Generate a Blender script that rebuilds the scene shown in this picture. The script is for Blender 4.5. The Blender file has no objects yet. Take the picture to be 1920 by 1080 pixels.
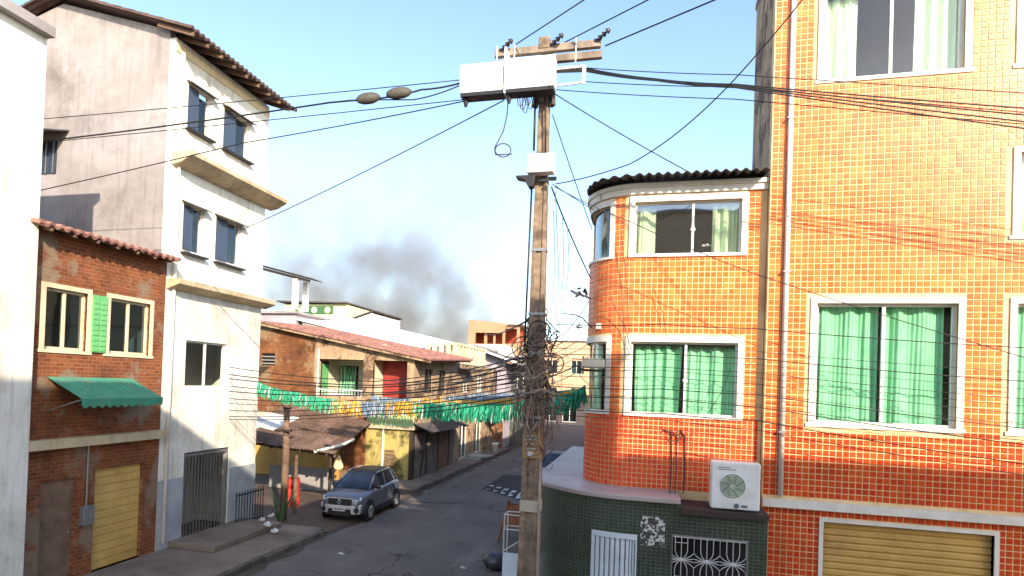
import bpy, bmesh, math, random
from mathutils import Vector, Matrix
random.seed(7)
PI = math.pi
R_ = math.radians
scene = bpy.context.scene
COL = scene.collection

# ------------------------------------------------------------------ camera
# street frame: +Y runs along the street, +X to its orange-house side, camera over the origin
TH, PITCH, ROLL, FPX, EYE = R_(14.3), R_(0.8), R_(2.0), 1150.0, 4.8
PPX, PPY = 917.0, 703.0
_f0 = Vector((-math.sin(TH), math.cos(TH), 0)); _r0 = Vector((math.cos(TH), math.sin(TH), 0)); _z = Vector((0, 0, 1))
FW = _f0 * math.cos(PITCH) + _z * math.sin(PITCH)
_up = _z * math.cos(PITCH) - _f0 * math.sin(PITCH)
CX = _r0 * math.cos(ROLL) + _up * math.sin(ROLL)
CY = _up * math.cos(ROLL) - _r0 * math.sin(ROLL)
cd = bpy.data.cameras.new('camera'); cam = bpy.data.objects.new('camera', cd); COL.objects.link(cam)
m = Matrix((CX, CY, -FW)).transposed().to_4x4(); m.translation = (0, 0, EYE)
cam.matrix_world = m
cd.sensor_width = 36.0; cd.lens = 36.0 * FPX / 1920.0
cd.shift_x = (960 - PPX) / 1920.0; cd.shift_y = (PPY - 540) / 1920.0
cd.clip_start = 0.05; cd.clip_end = 3000
scene.camera = cam
# ------------------------------------------------------------------ sky, sun, exposure
SUN_EL, SUN_AZ = R_(25.0), R_(144.0)          # azimuth clockwise from +Y
w = bpy.data.worlds.new('World'); scene.world = w; w.use_nodes = True
nt = w.node_tree; nt.nodes.clear()
sky = nt.nodes.new('ShaderNodeTexSky'); sky.sky_type = 'NISHITA'; sky.sun_disc = False
sky.sun_elevation = SUN_EL; sky.sun_rotation = SUN_AZ
sky.air_density = 1.0; sky.dust_density = 1.0; sky.ozone_density = 1.6; sky.altitude = 0
bg = nt.nodes.new('ShaderNodeBackground'); bg.inputs['Strength'].default_value = 0.15
wo = nt.nodes.new('ShaderNodeOutputWorld')
nt.links.new(sky.outputs[0], bg.inputs[0]); nt.links.new(bg.outputs[0], wo.inputs[0])
sl = bpy.data.lights.new('sun', 'SUN'); sl.energy = 3.1; sl.angle = R_(0.55); sl.color = (1.0, 0.87, 0.70)
so = bpy.data.objects.new('sun', sl); COL.objects.link(so)
tosun = Vector((math.sin(SUN_AZ) * math.cos(SUN_EL), math.cos(SUN_AZ) * math.cos(SUN_EL), math.sin(SUN_EL)))
so.rotation_euler = tosun.to_track_quat('Z', 'Y').to_euler(); so.location = tosun * 60
vs = scene.view_settings
vs.view_transform = 'Standard'; vs.look = 'None'; vs.gamma = 1.0; vs.use_curve_mapping = False; vs.exposure = 1.48
scene.cycles.use_denoising = True
scene.cycles.max_bounces = 8; scene.cycles.transparent_max_bounces = 24
scene.cycles.volume_step_rate = 1.0; scene.cycles.volume_max_steps = 256

# ------------------------------------------------------------------ helpers
def ray(u, v): return FW + CX * ((u - PPX) / FPX) + CY * ((PPY - v) / FPX)
def at(u, v, d): return Vector((0, 0, EYE)) + ray(u, v) * d
def onx(u, v, x): r = ray(u, v); return Vector((0, 0, EYE)) + r * (x / r.x)
def ony(u, v, y): r = ray(u, v); return Vector((0, 0, EYE)) + r * (y / r.y)

BASE = {}
def tag(o, label=None, cat=None, group=None, kind=None):
    if label: o['label'] = label
    if cat: o['category'] = cat
    if group: o['group'] = group
    if kind: o['kind'] = kind
    return o
def thing(name, label, cat, loc=(0, 0, 0), rz=0.0, group=None):
    o = bpy.data.objects.new(name, None); COL.objects.link(o)
    o.location = loc; o.rotation_euler = (0, 0, rz); o.empty_display_size = 0.2
    BASE[o.name] = Vector(loc) if rz == 0 else Vector((0, 0, 0))
    return tag(o, label, cat, group)

class MB:
    def __init__(s): s.v = []; s.f = []; s.uv = []
    def add(s, vs_, fs):
        k = len(s.v); s.v += [tuple(p) for p in vs_]; s.f += [tuple(i + k for i in f) for f in fs]; return s
    def box(s, x0, x1, y0, y1, z0, z1):
        return s.hexa([(x0, y0, z0), (x1, y0, z0), (x1, y1, z0), (x0, y1, z0), (x0, y0, z1), (x1, y0, z1), (x1, y1, z1), (x0, y1, z1)])
    def hexa(s, p): return s.add(p, [(3, 2, 1, 0), (4, 5, 6, 7), (0, 1, 5, 4), (1, 2, 6, 5), (2, 3, 7, 6), (3, 0, 4, 7)])
    def quad(s, a, b, c, d): return s.add([a, b, c, d], [(0, 1, 2, 3)])
    def slab(s, p, t):     # four corners of the top face, thickness t downwards
        p = [Vector(q) for q in p]; return s.hexa([q - Vector((0, 0, t)) for q in p] + p)
    def bar(s, a, b, w_, h_, upv=(0, 0, 1)):
        a, b = Vector(a), Vector(b); d = (b - a).normalized(); u = Vector(upv)
        sx = d.cross(u)
        if sx.length < 1e-4: sx = Vector((1, 0, 0))
        sx.normalize(); sy = sx.cross(d).normalized(); P = []
        for q in (a, b):
            for i, j in ((-1, -1), (1, -1), (1, 1), (-1, 1)): P.append(q + sx * (i * w_ / 2) + sy * (j * h_ / 2))
        return s.add(P, [(0, 1, 2, 3), (7, 6, 5, 4), (0, 4, 5, 1), (1, 5, 6, 2), (2, 6, 7, 3), (3, 7, 4, 0)])
    def tube(s, pts, r, n=6, r1=None):
        pts = [Vector(p) for p in pts]; N = len(pts); k = len(s.v); nrm = None
        for i, p in enumerate(pts):
            t = (pts[min(i + 1, N - 1)] - pts[max(i - 1, 0)])
            if t.length < 1e-9: t = Vector((0, 0, 1))
            t.normalize()
            if nrm is None:
                nrm = t.cross(Vector((0, 0, 1)))
                if nrm.length < 1e-3: nrm = t.cross(Vector((1, 0, 0)))
            nrm = nrm - t * nrm.dot(t)
            if nrm.length < 1e-6: nrm = t.orthogonal()
            nrm.normalize(); bn = t.cross(nrm)
            rr = r if r1 is None else r + (r1 - r) * i / max(N - 1, 1)
            for j in range(n):
                a = 2 * PI * j / n; s.v.append(tuple(p + nrm * (rr * math.cos(a)) + bn * (rr * math.sin(a))))
        for i in range(N - 1):
            for j in range(n):
                a = k + i * n + j; b = k + i * n + (j + 1) % n; s.f.append((a, b, b + n, a + n))
        s.f.append(tuple(k + j for j in reversed(range(n)))); s.f.append(tuple(k + (N - 1) * n + j for j in range(n)))
        return s
    def cyl(s, a, b, r, r1=None, n=12): return s.tube([a, b], r, n, r1)
    def lathe(s, c, prof, n=14, axis='z'):
        k = len(s.v)
        for (r, h) in prof:
            for j in range(n):
                a = 2 * PI * j / n; x, y = r * math.cos(a), r * math.sin(a)
                q = (x, y, h) if axis == 'z' else ((h, x, y) if axis == 'x' else (x, h, y))
                s.v.append((c[0] + q[0], c[1] + q[1], c[2] + q[2]))
        for i in range(len(prof) - 1):
            for j in range(n):
                a = k + i * n + j; b = k + i * n + (j + 1) % n; s.f.append((a, b, b + n, a + n))
        s.f.append(tuple(k + j for j in reversed(range(n)))); s.f.append(tuple(k + (len(prof) - 1) * n + j for j in range(n)))
        return s
    def ball(s, c, rx, ry, rz, n=10, m_=6):
        prof = []
        for i in range(m_ + 1):
            t = -PI / 2 + PI * i / m_; prof.append((max(math.cos(t), 0.02), math.sin(t)))
        k = len(s.v); s.lathe((0, 0, 0), prof, n)
        for i in range(k, len(s.v)): x, y, z = s.v[i]; s.v[i] = (c[0] + x * rx, c[1] + y * ry, c[2] + z * rz)
        return s
    def extr(s, poly, axis, a, b):
        n = len(poly)
        def q(p, d): return (p[0], d, p[1]) if axis == 'y' else ((d, p[0], p[1]) if axis == 'x' else (p[0], p[1], d))
        return s.add([q(p, a) for p in poly] + [q(p, b) for p in poly],
                     [tuple(range(n)), tuple(reversed(range(n, 2 * n)))] + [(i, i + n, (i + 1) % n + n, (i + 1) % n) for i in range(n)])
    def mesh(s, name, mat, base=Vector((0, 0, 0)), smooth=False, fix=True):
        me = bpy.data.meshes.new(name)
        me.from_pydata([(v[0] - base.x, v[1] - base.y, v[2] - base.z) for v in s.v], [], s.f)
        if fix:
            bm = bmesh.new(); bm.from_mesh(me); bmesh.ops.recalc_face_normals(bm, faces=bm.faces); bm.to_mesh(me); bm.free()
        if smooth: me.polygons.foreach_set('use_smooth', [True] * len(me.polygons))
        me.materials.append(mat); me.update(); return me
    def build(s, name, mat, parent=None, smooth=False, bevel=0.0, label=None, kind=None, fix=True, subd=0):
        b = BASE.get(parent.name, Vector((0, 0, 0))) if parent else Vector((0, 0, 0))
        o = bpy.data.objects.new(name, s.mesh(name, mat, b, smooth, fix)); COL.objects.link(o)
        if parent: o.parent = parent; BASE[o.name] = b
        if bevel:
            md = o.modifiers.new('bevel', 'BEVEL'); md.width = bevel; md.segments = 2; md.limit_method = 'ANGLE'
        if subd:
            md = o.modifiers.new('subd', 'SUBSURF'); md.levels = subd; md.render_levels = subd
        if label: o['label'] = label
        if kind: o['kind'] = kind
        return o
def solo(mb, name, mat, label, cat, group=None, **k):    # a thing that is one mesh
    k2 = dict(k); kind = k2.pop('kind', None)
    o = mb.build(name, mat, None, **k2); return tag(o, label, cat, group, kind)

# ------------------------------------------------------------------ materials
def newmat(name):
    mt = bpy.data.materials.new(name); mt.use_nodes = True; n = mt.node_tree; n.nodes.clear()
    out = n.nodes.new('ShaderNodeOutputMaterial'); b = n.nodes.new('ShaderNodeBsdfPrincipled'); n.links.new(b.outputs[0], out.inputs[0])
    return mt, n, b, out
def nd(n, t, **k):
    x = n.nodes.new(t)
    for a, v in k.items(): setattr(x, a, v)
    return x
def mixc(n, fac, a, b, mode='MIX'):
    x = nd(n, 'ShaderNodeMix', data_type='RGBA', blend_type=mode)
    for sock, val in ((0, fac), (6, a), (7, b)):
        if hasattr(val, 'is_linked') or hasattr(val, 'links'): n.links.new(val, x.inputs[sock])
        elif sock == 0: x.inputs[0].default_value = val
        else: x.inputs[sock].default_value = (val[0], val[1], val[2], 1)
    return x.outputs[2]
def noise(n, vec, scale, detail=5, rough=0.6):
    x = nd(n, 'ShaderNodeTexNoise'); x.inputs['Scale'].default_value = scale; x.inputs['Detail'].default_value = detail; x.inputs['Roughness'].default_value = rough
    if vec is not None: n.links.new(vec, x.inputs['Vector'])
    return x.outputs['Fac']
def ramp(n, fac, a, b, c0=(0, 0, 0), c1=(1, 1, 1)):
    x = nd(n, 'ShaderNodeValToRGB'); x.color_ramp.elements[0].position = a; x.color_ramp.elements[1].position = b
    x.color_ramp.elements[0].color = (*c0, 1); x.color_ramp.elements[1].color = (*c1, 1)
    n.links.new(fac, x.inputs[0]); return x.outputs[0]
def pos(n): return nd(n, 'ShaderNodeNewGeometry').outputs['Position']
def mapv(n, vec, sc=(1, 1, 1), rot=(0, 0, 0), loc=(0, 0, 0)):
    x = nd(n, 'ShaderNodeMapping'); x.inputs['Scale'].default_value = sc; x.inputs['Rotation'].default_value = rot; x.inputs['Location'].default_value = loc
    n.links.new(vec, x.inputs[0]); return x.outputs[0]
def bump(n, b, h, strength, dist=0.01, prev=None):
    x = nd(n, 'ShaderNodeBump'); x.inputs['Strength'].default_value = strength; x.inputs['Distance'].default_value = dist
    n.links.new(h, x.inputs['Height'])
    if prev is not None: n.links.new(prev, x.inputs['Normal'])
    n.links.new(x.outputs[0], b.inputs['Normal']); return x.outputs[0]
def M(name, c, c2=None, scale=1.5, rough=0.8, metal=0.0, bs=30, bstr=0.25, dirt=None, dirtamt=0.5, streak=0.0, spec=0.4, obj=False):
    """painted, rendered or raw surface: two tones, blotches of dirt, vertical runs, fine relief"""
    mt, n, b, o = newmat(name)
    p = nd(n, 'ShaderNodeTexCoord').outputs['Object'] if obj else pos(n)
    c2 = c2 or tuple(x * 0.78 for x in c)
    col = mixc(n, ramp(n, noise(n, p, scale, 7, .65), .35, .68), c, c2)
    if dirt:
        f = ramp(n, noise(n, p, scale * 0.45, 9, .72), .5, .5 + .28 / max(dirtamt, .05) * .5)
        col = mixc(n, f, col, dirt)
    if streak:
        f = ramp(n, noise(n, mapv(n, p, (5, 5, .35)), 1.6, 6, .65), .5, .78)
        mm = nd(n, 'ShaderNodeMath', operation='MULTIPLY'); n.links.new(f, mm.inputs[0]); mm.inputs[1].default_value = streak
        col = mixc(n, mm.outputs[0], col, dirt or tuple(x * .35 for x in c))
    n.links.new(col, b.inputs['Base Color'])
    rr = nd(n, 'ShaderNodeMapRange'); rr.inputs[3].default_value = max(rough - .15, .03); rr.inputs[4].default_value = min(rough + .12, 1)
    n.links.new(noise(n, p, scale * 3, 4), rr.inputs[0]); n.links.new(rr.outputs[0], b.inputs['Roughness'])
    b.inputs['Metallic'].default_value = metal; b.inputs['Specular IOR Level'].default_value = spec
    if bstr: bump(n, b, noise(n, p, bs, 8, .7), bstr, .012)
    return mt
def flat(name, c, rough=0.5, metal=0.0, spec=0.5): return M(name, c, tuple(x * .85 for x in c), 4, rough, metal, 60, .08, None, .5, 0, spec, True)
def brickmat(name, c, c2, mortar, bw=.2, bh=.075, plane='xz', ms=.012, dirt=(.05, .035, .025), rough=.9, b_str=.6, gl=.3, wear=.55, plaster=None):
    mt, n, b, o = newmat(name)
    if plane == 'uv': vec = nd(n, 'ShaderNodeUVMap').outputs[0]
    else:
        sp = nd(n, 'ShaderNodeSeparateXYZ'); n.links.new(pos(n), sp.inputs[0]); cb = nd(n, 'ShaderNodeCombineXYZ')
        n.links.new(sp.outputs[0 if plane == 'xz' else 1], cb.inputs[0]); n.links.new(sp.outputs[2], cb.inputs[1]); vec = cb.outputs[0]
    br = nd(n, 'ShaderNodeTexBrick'); n.links.new(vec, br.inputs['Vector'])
    br.inputs['Scale'].default_value = 1; br.inputs['Mortar Size'].default_value = ms; br.inputs['Brick Width'].default_value = bw; br.inputs['Row Height'].default_value = bh
    br.inputs['Color1'].default_value = (*c, 1); br.inputs['Color2'].default_value = (*c2, 1); br.inputs['Mortar'].default_value = (*mortar, 1); br.inputs['Mortar Smooth'].default_value = .3
    if plane == 'uv': br.offset = 0.0
    p = pos(n)
    col = mixc(n, ramp(n, noise(n, p, .9, 9, .72), .42, .42 + wear), br.outputs['Color'], dirt)
    col = mixc(n, .8, col, mixc(n, noise(n, p, 4, 8, .75), tuple(x * .35 for x in c), tuple(min(1, x * 1.9) for x in c)), 'OVERLAY')
    if plaster: col = mixc(n, ramp(n, noise(n, p, .75, 8, .7), .52, .58), col, mixc(n, noise(n, p, 5, 6, .7), plaster, tuple(x * .5 for x in plaster)))
    n.links.new(col, b.inputs['Base Color']); b.inputs['Roughness'].default_value = rough; b.inputs['Specular IOR Level'].default_value = gl
    inv = nd(n, 'ShaderNodeMath', operation='SUBTRACT'); inv.inputs[0].default_value = 1; n.links.new(br.outputs['Fac'], inv.inputs[1])
    pv = bump(n, b, inv.outputs[0], b_str, .01); bump(n, b, noise(n, p, 45, 6, .7), .3, .006, pv)
    return mt
def tilemat(name, c, c2, rough=.22):
    mt, n, b, o = newmat(name)
    oi = nd(n, 'ShaderNodeObjectInfo').outputs['Random']; ri = nd(n, 'ShaderNodeNewGeometry').outputs['Random Per Island']
    ad = nd(n, 'ShaderNodeMath', operation='ADD'); n.links.new(oi, ad.inputs[0]); n.links.new(ri, ad.inputs[1])
    fr = nd(n, 'ShaderNodeMath', operation='FRACT'); n.links.new(ad.outputs[0], fr.inputs[0])
    col = mixc(n, fr.outputs[0], c, c2)
    p = pos(n)
    col = mixc(n, ramp(n, noise(n, p, 1.4, 6, .7), .4, .9), col, tuple(x * .6 for x in c))
    sk = ramp(n, noise(n, mapv(n, p, (4, 4, .22)), 1.3, 7, .65), .53, .80)
    sm = nd(n, 'ShaderNodeMath', operation='MULTIPLY'); n.links.new(sk, sm.inputs[0]); sm.inputs[1].default_value = .55
    col = mixc(n, sm.outputs[0], col, (c[0] * .38, c[1] * .6, c[2] * 1.2))
    n.links.new(col, b.inputs['Base Color']); b.inputs['Roughness'].default_value = rough
    rr = nd(n, 'ShaderNodeMapRange'); rr.inputs[3].default_value = rough * .6; rr.inputs[4].default_value = rough * 2
    n.links.new(noise(n, p, 5, 5, .7), rr.inputs[0]); n.links.new(rr.outputs[0], b.inputs['Roughness'])
    bump(n, b, noise(n, p, 9, 3), .12, .01); b.inputs['Specular IOR Level'].default_value = .32
    return mt
def glassmat(name, tint=(.7, .78, .78), base=.1):
    mt, n, b, o = newmat(name); n.nodes.remove(b)
    tr = nd(n, 'ShaderNodeBsdfTransparent'); tr.inputs[0].default_value = (*tint, 1)
    gl = nd(n, 'ShaderNodeBsdfGlossy'); gl.inputs['Roughness'].default_value = .03; gl.inputs[0].default_value = (.9, .95, 1, 1)
    lw_ = nd(n, 'ShaderNodeLayerWeight'); lw_.inputs[0].default_value = .5; fr = nd(n, 'ShaderNodeMath', operation='POWER'); n.links.new(lw_.outputs['Facing'], fr.inputs[0]); fr.inputs[1].default_value = 3.5
    bp = nd(n, 'ShaderNodeBump'); bp.inputs['Strength'].default_value = .06; bp.inputs['Distance'].default_value = .05
    n.links.new(noise(n, pos(n), 1.2, 2), bp.inputs['Height']); n.links.new(bp.outputs[0], gl.inputs['Normal'])
    ad = nd(n, 'ShaderNodeMath', operation='ADD', use_clamp=True); n.links.new(fr.outputs[0], ad.inputs[0]); ad.inputs[1].default_value = base
    mx = nd(n, 'ShaderNodeMixShader'); n.links.new(ad.outputs[0], mx.inputs[0]); n.links.new(tr.outputs[0], mx.inputs[1]); n.links.new(gl.outputs[0], mx.inputs[2])
    n.links.new(mx.outputs[0], o.inputs[0]); return mt
def asphalt(name, c, c2, patch):
    mt, n, b, o = newmat(name); p = pos(n)
    col = mixc(n, ramp(n, noise(n, p, .35, 8, .7), .38, .66), c, c2)
    col = mixc(n, ramp(n, noise(n, mapv(n, p, (1.2, .25, 1)), .8, 7, .7), .55, .72), col, patch)
    col = mixc(n, .35, col, mixc(n, noise(n, p, 60, 3, .7), (.2, .2, .2), (.85, .83, .8)), 'OVERLAY')
    vo = nd(n, 'ShaderNodeTexVoronoi', feature='DISTANCE_TO_EDGE'); vo.inputs['Scale'].default_value = .42
    wv = nd(n, 'ShaderNodeVectorMath', operation='ADD'); n.links.new(p, wv.inputs[0])
    nz = nd(n, 'ShaderNodeTexNoise'); nz.inputs['Scale'].default_value = 1.3; nz.inputs['Detail'].default_value = 6; n.links.new(p, nz.inputs['Vector']); n.links.new(nz.outputs['Color'], wv.inputs[1])
    n.links.new(wv.outputs[0], vo.inputs['Vector'])
    crack = ramp(n, vo.outputs['Distance'], .004, .016, (1, 1, 1), (0, 0, 0))
    msk = nd(n, 'ShaderNodeMath', operation='MULTIPLY'); n.links.new(crack, msk.inputs[0]); n.links.new(ramp(n, noise(n, p, .25, 3), .5, .6), msk.inputs[1])
    col = mixc(n, msk.outputs[0], col, tuple(x * .3 for x in c))
    st_ = ramp(n, noise(n, p, 1.1, 5, .6), .60, .68); s2_ = nd(n, 'ShaderNodeMath', operation='MULTIPLY'); n.links.new(st_, s2_.inputs[0]); s2_.inputs[1].default_value = .6
    col = mixc(n, s2_.outputs[0], col, tuple(x * .5 for x in c))
    n.links.new(col, b.inputs['Base Color']); b.inputs['Roughness'].default_value = .82; b.inputs['Specular IOR Level'].default_value = .35
    pv = bump(n, b, noise(n, p, 90, 4, .7), .5, .006); bump(n, b, noise(n, p, 2.2, 5), .35, .03, pv)
    return mt

asph = asphalt('asphalt', (.112, .094, .086), (.165, .139, .125), (.225, .19, .166))
asph2 = asphalt('asphalt_dark', (.03, .029, .03), (.04, .038, .038), (.05, .047, .045))
asph3 = asphalt('asphalt_patch', (.06, .053, .05), (.085, .074, .068), (.11, .095, .086))
earth = M('earth', (.14, .095, .068), (.09, .06, .045), .6, .95, bs=14, bstr=.6, dirt=(.2, .16, .12))
conc = M('pavement_concrete', (.24, .185, .145), (.16, .12, .09), .9, .9, bs=25, bstr=.4, dirt=(.07, .055, .045), dirtamt=.7)
kerbm = M('kerb_stone', (.16, .13, .11), (.07, .055, .05), 2.5, .9, bs=30, bstr=.5, dirt=(.03, .025, .02))
whitep = M('white_render', (.80, .78, .70), (.70, .66, .56), .9, .8, bs=30, bstr=.25, dirt=(.34, .28, .2), dirtamt=.5, streak=.7)
cement = M('cement_render', (.36, .33, .32), (.25, .225, .215), .8, .92, bs=22, bstr=.5, dirt=(.13, .105, .09), dirtamt=.6, streak=.5)
creamp = M('cream_paint', (.72, .60, .40), (.62, .50, .32), .9, .8, bs=30, bstr=.2, dirt=(.24, .17, .1), dirtamt=.4, streak=.4)
trimw = M('white_trim', (.82, .79, .72), (.72, .68, .60), 2, .6, bs=30, bstr=.12, dirt=(.4, .33, .25), dirtamt=.2, streak=.25)
alu = flat('white_aluminium', (.78, .78, .76), .35, 0)
grout = M('pale_grout', (.84, .61, .33), (.72, .49, .24), 2.2, .85, bs=60, bstr=.15, dirt=(.42, .25, .12), dirtamt=.5, streak=.5)
tileO = tilemat('orange_glazed_tile', (.80, .135, .028), (.86, .24, .05))
tileL = tilemat('red_orange_glazed_tile', (.80, .06, .018), (.84, .13, .03))
greent = brickmat('small_green_tile', (.115, .148, .112), (.07, .096, .075), (.30, .28, .21), .085, .062, 'uv', .006, (.03, .026, .02), .35, .4, .5, .5)
redt = tilemat('red_glazed_tile', (.62, .05, .012), (.74, .11, .02))
brickA = brickmat('weathered_brick', (.33, .18, .09), (.20, .10, .05), (.30, .21, .13), .2, .085, 'xz', .014, (.085, .048, .03), wear=.3, plaster=(.34, .22, .12))
brickY = brickmat('weathered_brick_side', (.34, .165, .085), (.22, .10, .052), (.33, .24, .16), .2, .085, 'yz', .014, (.10, .055, .035), wear=.32, plaster=(.30, .2, .13))
brickR = brickmat('red_brick', (.42, .12, .06), (.3, .08, .045), (.3, .2, .15), .22, .1, 'xz', .014, (.2, .08, .05))
beige = M('beige_plaster', (.47, .33, .20), (.33, .22, .125), 2.4, .92, bs=20, bstr=.6, dirt=(.12, .07, .042), dirtamt=2.2, streak=.9)
yellowp = M('mossy_yellow_paint', (.50, .38, .12), (.38, .33, .11), 2.6, .88, bs=24, bstr=.5, dirt=(.10, .085, .03), dirtamt=1.3, streak=.95)
redp = M('red_paint', (.36, .04, .032), (.27, .03, .025), 1.6, .6, bs=30, bstr=.2, dirt=(.16, .03, .03), dirtamt=.4)
greenp = M('light_green_paint', (.36, .55, .25), (.28, .46, .2), 2, .6, bs=30, bstr=.15)
greend = M('green_door_paint', (.16, .45, .17), (.1, .34, .12), 2, .5, bs=30, bstr=.15)
rooft = M('clay_roof_tile', (.38, .19, .145), (.22, .10, .08), 6, .92, bs=20, bstr=.6, dirt=(.10, .05, .042), dirtamt=1.2)
roofw = M('white_metal_roof', (.82, .80, .78), (.74, .72, .70), 1.0, .5, bs=8, bstr=.1, dirt=(.45, .4, .36), dirtamt=.25)
fibre = M('dark_fibre_cement', (.10, .085, .08), (.06, .05, .048), 2, .9, bs=25, bstr=.4, dirt=(.03, .025, .025))
rust = M('rusted_sheet', (.17, .095, .06), (.085, .048, .034), 2.6, .9, bs=14, bstr=.6, dirt=(.26, .18, .14), dirtamt=.5)
rust2 = M('brown_sheet', (.22, .125, .085), (.12, .07, .05), 3.2, .9, bs=14, bstr=.6, dirt=(.30, .2, .15), dirtamt=.8)
wood = M('weathered_timber', (.22, .135, .085), (.13, .08, .05), 3, .9, bs=25, bstr=.5, dirt=(.05, .035, .03))
woodg = M('grey_plank', (.20, .17, .155), (.13, .105, .1), 2.5, .9, bs=25, bstr=.45, dirt=(.06, .045, .04), streak=.5)
woodd = M('dark_timber', (.05, .032, .025), (.03, .02, .016), 3, .9, bs=25, bstr=.4)
polec = M('pole_concrete', (.33, .235, .155), (.16, .11, .075), 7, .92, bs=22, bstr=.7, dirt=(.09, .06, .042), dirtamt=.9, streak=.45)
black = flat('black_cable', (.012, .012, .014), .55)
cableb = M('brown_dusty_cable', (.19, .125, .10), (.10, .065, .055), 6, .8, bs=60, bstr=.1)
cablet = M('tan_cable', (.40, .29, .22), (.27, .19, .15), 6, .8, bs=60, bstr=.1)
darkm = flat('dark_metal', (.03, .028, .03), .5, .3)
greym = flat('grey_metal', (.3, .3, .3), .5, .6)
whitebox = M('white_cabinet_paint', (.86, .85, .82), (.78, .77, .73), 3, .45, bs=40, bstr=.05, dirt=(.5, .46, .4), dirtamt=.2, streak=.3)
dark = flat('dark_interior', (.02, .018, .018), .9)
roomw = M('room_wall', (.45, .43, .40), (.38, .36, .33), 1, .9, bs=20, bstr=.1)
glass = glassmat('window_glass', (.90, .94, .92), .06)
glasst = glassmat('teal_window_glass', (.30, .46, .46), .12)
glassr = glassmat('reflecting_window_glass', (.86, .9, .88), .20)
curt = M('green_curtain', (.30, .66, .40), (.22, .55, .31), 3, .85, bs=80, bstr=.15)
curtp = M('pale_green_curtain', (.66, .80, .54), (.55, .70, .44), 3, .85, bs=80, bstr=.15)
lilac = M('lilac_grey_paint', (.42, .37, .40), (.35, .30, .33), .9, .85, bs=22, bstr=.2, dirt=(.2, .17, .17), dirtamt=.4, streak=.4)
tanp = M('tan_paint', (.42, .26, .145), (.33, .20, .11), .6, .85, bs=12, bstr=.2, dirt=(.25, .15, .08), dirtamt=.5, streak=.4)
peach = M('peach_paint', (.62, .40, .25), (.52, .32, .19), .5, .85, bs=10, bstr=.2, dirt=(.3, .19, .12), dirtamt=.5, streak=.4)
yellgr = M('pale_yellow_green_paint', (.66, .68, .38), (.58, .60, .32), .5, .8, bs=10, bstr=.15)
litter = flat('pale_litter', (.6, .58, .55), .7)

# ------------------------------------------------------------------ ground, road, pavements
def struct(mb, name, mat, **k): return tag(mb.build(name, mat, **k), kind='structure')
g = MB(); g.quad((-900, -300, -.03), (900, -300, -.03), (900, 1500, -.03), (-900, 1500, -.03)); struct(g, 'ground', earth)
KL, KR = -9.35, -3.1
g = MB(); g.quad((KL - .02, -12, 0), (KR + .02, -12, 0), (KR + .02, 72, 0), (KL - .02, 72, 0)); g.quad((-60, 72, 0.0), (60, 72, 0.0), (60, 79, 0.0), (-60, 79, 0.0))
struct(g, 'road', asph)
pl = MB(); pl.box(-12.6, KL - .16, -12, 17.3, -.02, .14); pl.box(-10.9, KL - .16, 24.6, 44, -.02, .16); pl.box(-12.3, -10.9, 24.6, 27.1, -.02, .16)
pavement = struct(pl, 'pavement_far_side', conc, bevel=.015)
pr_ = MB(); pr_.box(KR + .16, 8.6, -12, 60, -.02, .13)
pavr = struct(pr_, 'pavement_near_side', conc, bevel=.015)
ap = MB(); ap.quad((-18.9, 17.3, .012), (KL - .02, 17.3, .012), (KL - .02, 24.6, .012), (-18.9, 24.6, .012)); ap.quad((-18.9, 24.6, .012), (-12.3, 24.6, .012), (-12.3, 27, .012), (-18.9, 27, .012)); struct(ap, 'dirt_apron', earth)
# kerb stones, one by one
km = MB(); km.box(-.08, .08, -.49, .49, -.1, .0); kme = km.mesh('kerb_stone', kerbm)
def kerb(parent, x, y0, y1, top):
    y = y0
    while y < y1:
        o = bpy.data.objects.new('kerb_stone', kme); COL.objects.link(o); o.parent = parent
        o.location = (x + random.uniform(-.02, .02), y + .5, top + random.uniform(-.035, .012)); o.rotation_euler = (random.uniform(-.02, .02), random.uniform(-.06, .06), random.uniform(-.02, .02)); o.scale = (1, 1, 1.6)
        y += 1.0
kerb(pavement, KL - .08, 10, 17, .15); kerb(pavement, KL - .08, 24.6, 44, .17); kerb(pavr, KR + .08, 12, 34, .14)
g = MB(); g.box(KL - .16, KL, -12, 9.9, -.05, .15); g.build('kerb_run', kerbm, pavement)
for side, x0 in ((1, KL), (-1, KR)):
    g = MB(); y = -5.0; pts_ = []
    while y < 60: pts_.append((y, .12 + .28 * random.random() ** 1.5)); y += .45
    for (ya, wa), (yb, wb_) in zip(pts_, pts_[1:]): g.quad((x0, ya, .005), (x0 + side * wa, ya, .005), (x0 + side * wb_, yb, .005), (x0, yb, .005))
    struct(g, 'road_gutter_dirt', M('gutter_dirt', (.10, .07, .052), (.06, .042, .034), 2, .95, bs=14, bstr=.6))
for P in ([(-9.2, 22.75), (-8.2, 22.95), (-7.1, 23.35), (-6.95, 23.6), (-8.1, 23.25), (-9.2, 23.0)], [(-5.4, 34.2), (-4.1, 34.0), (-3.9, 37.0), (-5.6, 37.3)]):
    g = MB(); g.extr(P, 'z', .001, .009); struct(g, 'road_patch', asph3)
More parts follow.
